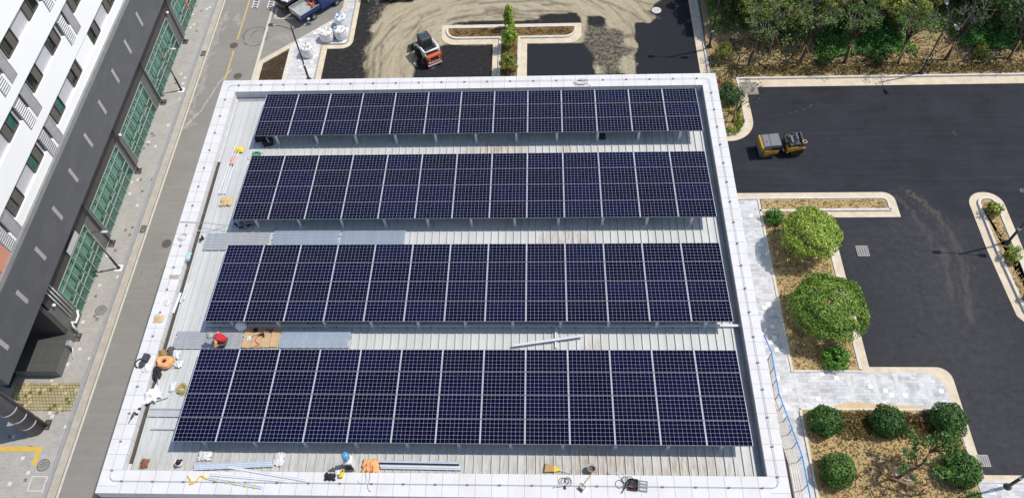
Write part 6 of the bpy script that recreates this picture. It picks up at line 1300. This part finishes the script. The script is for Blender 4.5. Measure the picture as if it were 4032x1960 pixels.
b = MB(); b.blob((0, 0, .17), (.11, .11, .06), amp=.4, seed=3); b.box((.02, .02, .22), (.03, .03, .2), rx=.5); b.build('tools', M_blackcloth, t); b = MB(); b.box((.05, .03, .2), (.09, .05, .06), rz=.4); b.build('grip', M_red, t)
b = MB(); b.lathe([(.11, 0), (.15, .02), (.165, .30), (.15, .30), (.135, .05)], n=20); t = item('bucket', 'grey bucket standing behind the front parapet near the broom', 'bucket', (15.78, -.66, ROOF+.03)); b.build('pail', plain('cement_grey_pail', (.42, .40, .36), .7, 0, .3, 6), t, smooth=True); b = MB(); b.lathe([(.13, .1), (.0, .12)], n=16); b.build('mortar', plain('mortar', (.15, .13, .11), .95), t); b = MB(); b.ring((0, 0, .3), .155, .009, 16, 4, tilt=1.2, a0=0, a1=3.14); b.build('handle', M_galv, t)
# broom, water cooler with jug, bags
t = item('broom', 'yellow broom with tan bristles lying by the front parapet', 'broom', (14.42, -.66, ROOF+.05), -.15); b = MB(); b.prism([(-.36, -.17), (-.36, .17), (-.02, .10), (-.02, -.10)], 0, .09); b.build('bristles', plain('straw_bristle', (.48, .30, .13), .9, 0, .4, 20), t); b = MB(); b.prism([(-.02, -.12), (-.02, .12), (.20, .03), (.20, -.03)], .01, .085); b.build('head', M_yel, t); b = MB(); b.tube([(.18, 0, .05), (.62, -.05, .04)], .014, 6); b.build('stick', M_galv, t)
t = item('water_cooler', 'white water cooler with a black front on the roof behind the front parapet', 'water cooler', (6.78, -.62, ROOF+.03)); b = MB(); b.box((0, 0, .42), (.32, .32, .84)); b.build('cabinet', M_plastic, t, bevel=.02); b = MB(); b.box((0, -.165, .40), (.27, .012, .55)); b.build('front_panel', M_black, t)
b = MB(); b.lathe([(.05, 0), (.05, .06), (.12, .12), (.135, .16), (.128, .24), (.135, .26), (.128, .36), (.135, .38), (.12, .46), (.04, .48)], n=20); solo('water_jug', 'blue water jug upturned on the white water cooler', 'water jug', b, M_bluejug, (6.78, -.62, ROOF+.875), smooth=True)
t = item('yellow_bottle', 'yellow pouch with a handle on the front parapet', 'pouch', (6.52, -1.04, COP)); b = MB(); b.box((0, -.04, .08), (.17, .17, .16), rx=.2); b.build('pouch_body', M_yel, t, bevel=.03); b = MB(); b.ring((.03, .12, .1), .06, .02, 12, 5); b.build('handle', M_yel, t)
crumple('white_rag', 'white rag beside the yellow pouch', 'rag', (6.38, -.96, COP+.005), (.22, .18, .07), M_plastic, 34)
crumple('black_bag', 'black bag with gloves on the front parapet left of the yellow pouch', 'bag', (6.10, -1.15, COP+.005), (.42, .26, .18), M_blackcloth, 33, .5)
crumple('orange_bag', 'orange sack slumped behind the front parapet by the dark rail bundle', 'sack', (7.5, -.6, ROOF+.05), (.62, .46, .34), M_orange, 35, .3)
wire('cable', 'grey cable hanging over the front parapet below the orange sack', 'cable', 'F1', [(830, 335), (832, 400), (820, 470), (795, 540), (800, 600), (830, 650), (850, 640)], COP, M_cable, .012); wire('cable', 'thin cable looping beside the water cooler', 'cable', 'F1', [(625, 470), (650, 505), (720, 515), (770, 480), (765, 420), (752, 340)], COP, M_cable, .009)
def drill(lab, x, y, rz, seed, body=M_grille):
    t = item('power_drill', lab, 'drill', (x, y, COP+.005), rz); b = MB(); b.lathe([(.015, -.34), (.015, -.18), (.035, -.15), (.05, -.02), (.05, .12), (.03, .14)], (0, 0, .06), 10, axis='x'); b.build('motor', body, t); b = MB(); b.box((.08, -.09, .05), (.06, .16, .06)); b.build('grip', M_black, t, bevel=.015)
    q = np.random.default_rng(seed); b = MB()
    for i in range(4 if seed < 3 else 0): b.ring((.2+q.normal(0, .12), .05+q.normal(0, .1), .012+.012*i), .10+.06*q.random(), .008, 16, 4)
    if seed < 3: b.build('cord', M_black, t)
drill('power drill with a long bit and black cord on the front parapet below the broom', 14.68, -1.34, .25, 1, M_wgrey); drill('power drill with a blue tip beside the open tool box', 17.0, -1.32, 1.0, 2, M_grille)
drill('small cordless drill alone on the left parapet', -2.06, 1.22, 1.3, 3, M_dkmetal)
t = item('dustpan', 'long handled grey dustpan lying on the front parapet', 'dustpan', (15.38, -1.42, COP), math.atan2(.49, .49)+.1); b = MB(); b.box((0, 0, .015), (.28, .24, .02)); b.box((.13, 0, .04), (.02, .24, .08)); b.box((0, .115, .03), (.26, .012, .06)); b.box((0, -.115, .03), (.26, .012, .06)); b.build('pan', M_wgrey, t); b = MB(); b.box((-.08, 0, .028), (.12, .2, .004)); b.build('dirt', M_bark, t); b = MB(); b.tube([(.13, 0, .05), (.72, .0, .06)], .013, 6); b.tube([(.13, .03, .05), (.70, .02, .06)], .010, 6); b.build('handle', M_tan, t)
t = item('tool_box', 'open grey tool box with a black tray on the front parapet', 'tool box', (17.40, -1.32, COP), -.12); b = MB()
b.box((-.16, 0, .01), (.32, .40, .02))
for c, d in (((-.16, .195, .06), (.32, .015, .12)), ((-.16, -.195, .06), (.32, .015, .12)), ((-.315, 0, .06), (.015, .375, .12)), ((-.005, 0, .06), (.015, .375, .12))): b.box(c, d)
b.build('case', M_black, t); b = MB(); b.box((.19, 0, .02), (.34, .40, .03)); 
for yy in (-.12, 0, .12): b.box((.2, yy, .04), (.22, .06, .012), 1)
b.build('lid', [M_mach_g, M_wgrey], t); b = MB(); b.blob((-.2, .02, .07), (.08, .12, .04), amp=.4, seed=1); b.blob((-.1, .0, .07), (.05, .13, .04), amp=.4, seed=2); b.build('tools', M_grille, t); b = MB(); b.box((-.2, -.1, .1), (.1, .05, .03), rz=.3); b.build('red_tool', M_red, t)
wire('blue_screwdriver', 'blue handled rod beside the open tool box', 'screwdriver', 'F2', [(1155, 355), (1180, 335), (1207, 312)], COP, M_blue, .014); wire('metal_hook_rod', 'thin metal rod with a hooked end leaning over the front parapet', 'rod', 'F2', [(975, 168), (945, 150), (938, 165), (1000, 230), (1080, 330)], COP, M_chrome, .012)
wire('yellow_tape', 'yellow tape strips tangled on the front parapet at the rail ends', 'tape', 'R01', [(945, 1140), (960, 1165), (955, 1180), (985, 1170), (1010, 1140), (1040, 1155), (1060, 1145)], COP, plain('yellow_tape', (.72, .48, .06), .6), .03)
for i in range(5): b = MB(); b.box((0, 0, .03), (.05, .13, .06)); solo('tape_band', 'yellow tape band wrapped round the bluish rail on the front parapet', 'tape', b, plain('yellow_tape', (.72, .48, .06), .6), (1.9+.36*i, -1.29-.055*i, COP+.012), -.15, group='yellow tape bands on the rail')
crumple('black_clip', 'small dark clip lying on the left front parapet', 'clip', (-1.9, 1.5, COP), (.12, .1, .06), M_grille, 44)
# ---------------------------------------------------------------- the worker
def body_mesh(name, joints, edges, mats, pick, parent, sub=2):
    names = list(joints); me = bpy.data.meshes.new(name); me.from_pydata([joints[n][0] for n in names], [(names.index(a), names.index(c)) for a, c in edges], [])
    o = bpy.data.objects.new(name, me); COL.objects.link(o); sk_ = o.modifiers.new('skin', 'SKIN'); sk_.use_smooth_shade = True
    if not me.skin_vertices: me.skin_vertices.new()
    for i, n in enumerate(names): r = joints[n][1]; me.skin_vertices[0].data[i].radius = (r, r) if not hasattr(r, '__len__') else r
    me.skin_vertices[0].data[0].use_root = True; su = o.modifiers.new('sub', 'SUBSURF'); su.levels = su.render_levels = sub
    bpy.context.view_layer.update(); dg = bpy.context.evaluated_depsgraph_get(); m2 = bpy.data.meshes.new_from_object(o.evaluated_get(dg)); bpy.data.objects.remove(o)
    m2.materials.clear()
    for m in mats: m2.materials.append(m)
    for p in m2.polygons: p.material_index = pick(p.center); p.use_smooth = True
    o = bpy.data.objects.new(name, m2); COL.objects.link(o); o.parent = parent; return o
hd_ = P('W', 553, 284, ROOF+.80); bk_ = P('W', 640, 300, ROOF+.66)
wk = thing('person', 'worker in a red vest and grey patterned sun hat crouching over the rails', 'person', (bk_.x+.02, bk_.y, ROOF+.06+.05), math.atan2(hd_.y-bk_.y, hd_.x-bk_.x)+math.pi)
# local: facing -x, crouching on the heels, back bent forward
J = {'pelvis': ((.20, 0, .27), (.15, .17)), 'spine': ((.12, 0, .42), (.14, .165)), 'chest': ((-.04, 0, .58), (.135, .18)), 'neck': ((-.17, 0, .66), .062), 'skull': ((-.27, 0, .70), .085), 'crown_': ((-.33, 0, .73), .075),
     'hip.l': ((.18, .11, .24), .10), 'knee.l': ((-.16, .20, .36), .075), 'ankle.l': ((.06, .16, .06), .05), 'toe.l': ((-.12, .18, .025), .04),
     'hip.r': ((.18, -.11, .24), .10), 'knee.r': ((-.14, -.22, .33), .075), 'ankle.r': ((.08, -.17, .06), .05), 'toe.r': ((-.10, -.20, .025), .04),
     'sh.l': ((-.06, .20, .58), .075), 'el.l': ((-.20, .24, .34), .055), 'wr.l': ((-.34, .12, .16), .038), 'palm.l': ((-.40, .09, .10), .04), 
     'sh.r': ((-.06, -.20, .58), .075), 'el.r': ((-.12, -.34, .36), .055), 'wr.r': ((-.26, -.26, .14), .038), 'palm.r': ((-.31, -.23, .08), .04)}
E_ = [('pelvis', 'spine'), ('spine', 'chest'), ('chest', 'neck'), ('neck', 'skull'), ('skull', 'crown_')]
for s in 'lr': E_ += [('pelvis', 'hip.'+s), ('hip.'+s, 'knee.'+s), ('knee.'+s, 'ankle.'+s), ('ankle.'+s, 'toe.'+s), ('chest', 'sh.'+s), ('sh.'+s, 'el.'+s), ('el.'+s, 'wr.'+s), ('wr.'+s, 'palm.'+s)]
for s, sg in (('l', 1), ('r', -1)):
    px, py, pz = J['palm.'+s][0]
    for k, (dx, dy) in enumerate(((-.075, -.035), (-.085, -.012), (-.082, .012), (-.065, .034))):
        J['f%d.%s' % (k, s)] = ((px+dx*.6, py+dy, pz-.02), .011); J['t%d.%s' % (k, s)] = ((px+dx, py+dy, pz-.055), .009); E_ += [('palm.'+s, 'f%d.%s' % (k, s)), ('f%d.%s' % (k, s), 't%d.%s' % (k, s))]
    J['th.'+s] = ((px-.02, py-sg*.05, pz-.02), .012); J['tt.'+s] = ((px-.05, py-sg*.06, pz-.045), .010); E_ += [('palm.'+s, 'th.'+s), ('th.'+s, 'tt.'+s)]
def pick(c):
    if c.x < -.20 and c.z > .58: return 0
    if min((c-Vector(J['palm.l'][0])).length, (c-Vector(J['palm.r'][0])).length) < .10: return 3
    if c.z < .09: return 4
    if abs(c.y) > .15 and c.z > .12 and c.x < .0 and min((c-Vector(J['el.l'][0])).length, (c-Vector(J['el.r'][0])).length, (c-Vector(J['wr.l'][0])).length, (c-Vector(J['wr.r'][0])).length, (c-Vector(J['sh.l'][0])).length, (c-Vector(J['sh.r'][0])).length) < .15: return 2
    return 1
body_mesh('body', J, E_, [M_skin, M_pants, M_orange, plain('pale_gloves', (.55, .52, .48), .8), M_black], pick, wk)
V = {'a': ((.24, 0, .34), (.16, .19)), 'b': ((.12, 0, .45), (.165, .20)), 'c': ((-.02, 0, .585), (.16, .205)), 'd': ((-.12, 0, .635), (.09, .13)), 'e': ((-.05, .17, .59), .095), 'f': ((-.05, -.17, .59), .095)}
body_mesh('red_vest', V, [('a', 'b'), ('b', 'c'), ('c', 'd'), ('c', 'e'), ('c', 'f')], [M_red], lambda c: 0, wk)
b = MB(); b.lathe([(.165, 0), (.16, .012), (.112, .02), (.108, .07), (.085, .115), (.0, .125)], n=20); h = b.build('sun_hat', M_camo, wk, smooth=True); h.location = (-.315, 0, .74); h.rotation_euler = (0, -.45, 0)
b = MB(); b.box((-.09, 0, .0), (.04, .24, .18), ry=.2); b.blob((.0, 0, -.02), (.11, .115, .09), amp=.06); n_ = b.build('neck_cover', M_camo, wk, smooth=True); n_.location = (-.26, 0, .70)
b = MB(); b.blob((-.375, 0, .668), (.022, .018, .026), amp=0); 
for s in (-1, 1): b.blob((-.36, s*.035, .69), (.012, .012, .01), amp=0)
b.build('face', M_skin, wk, smooth=True)
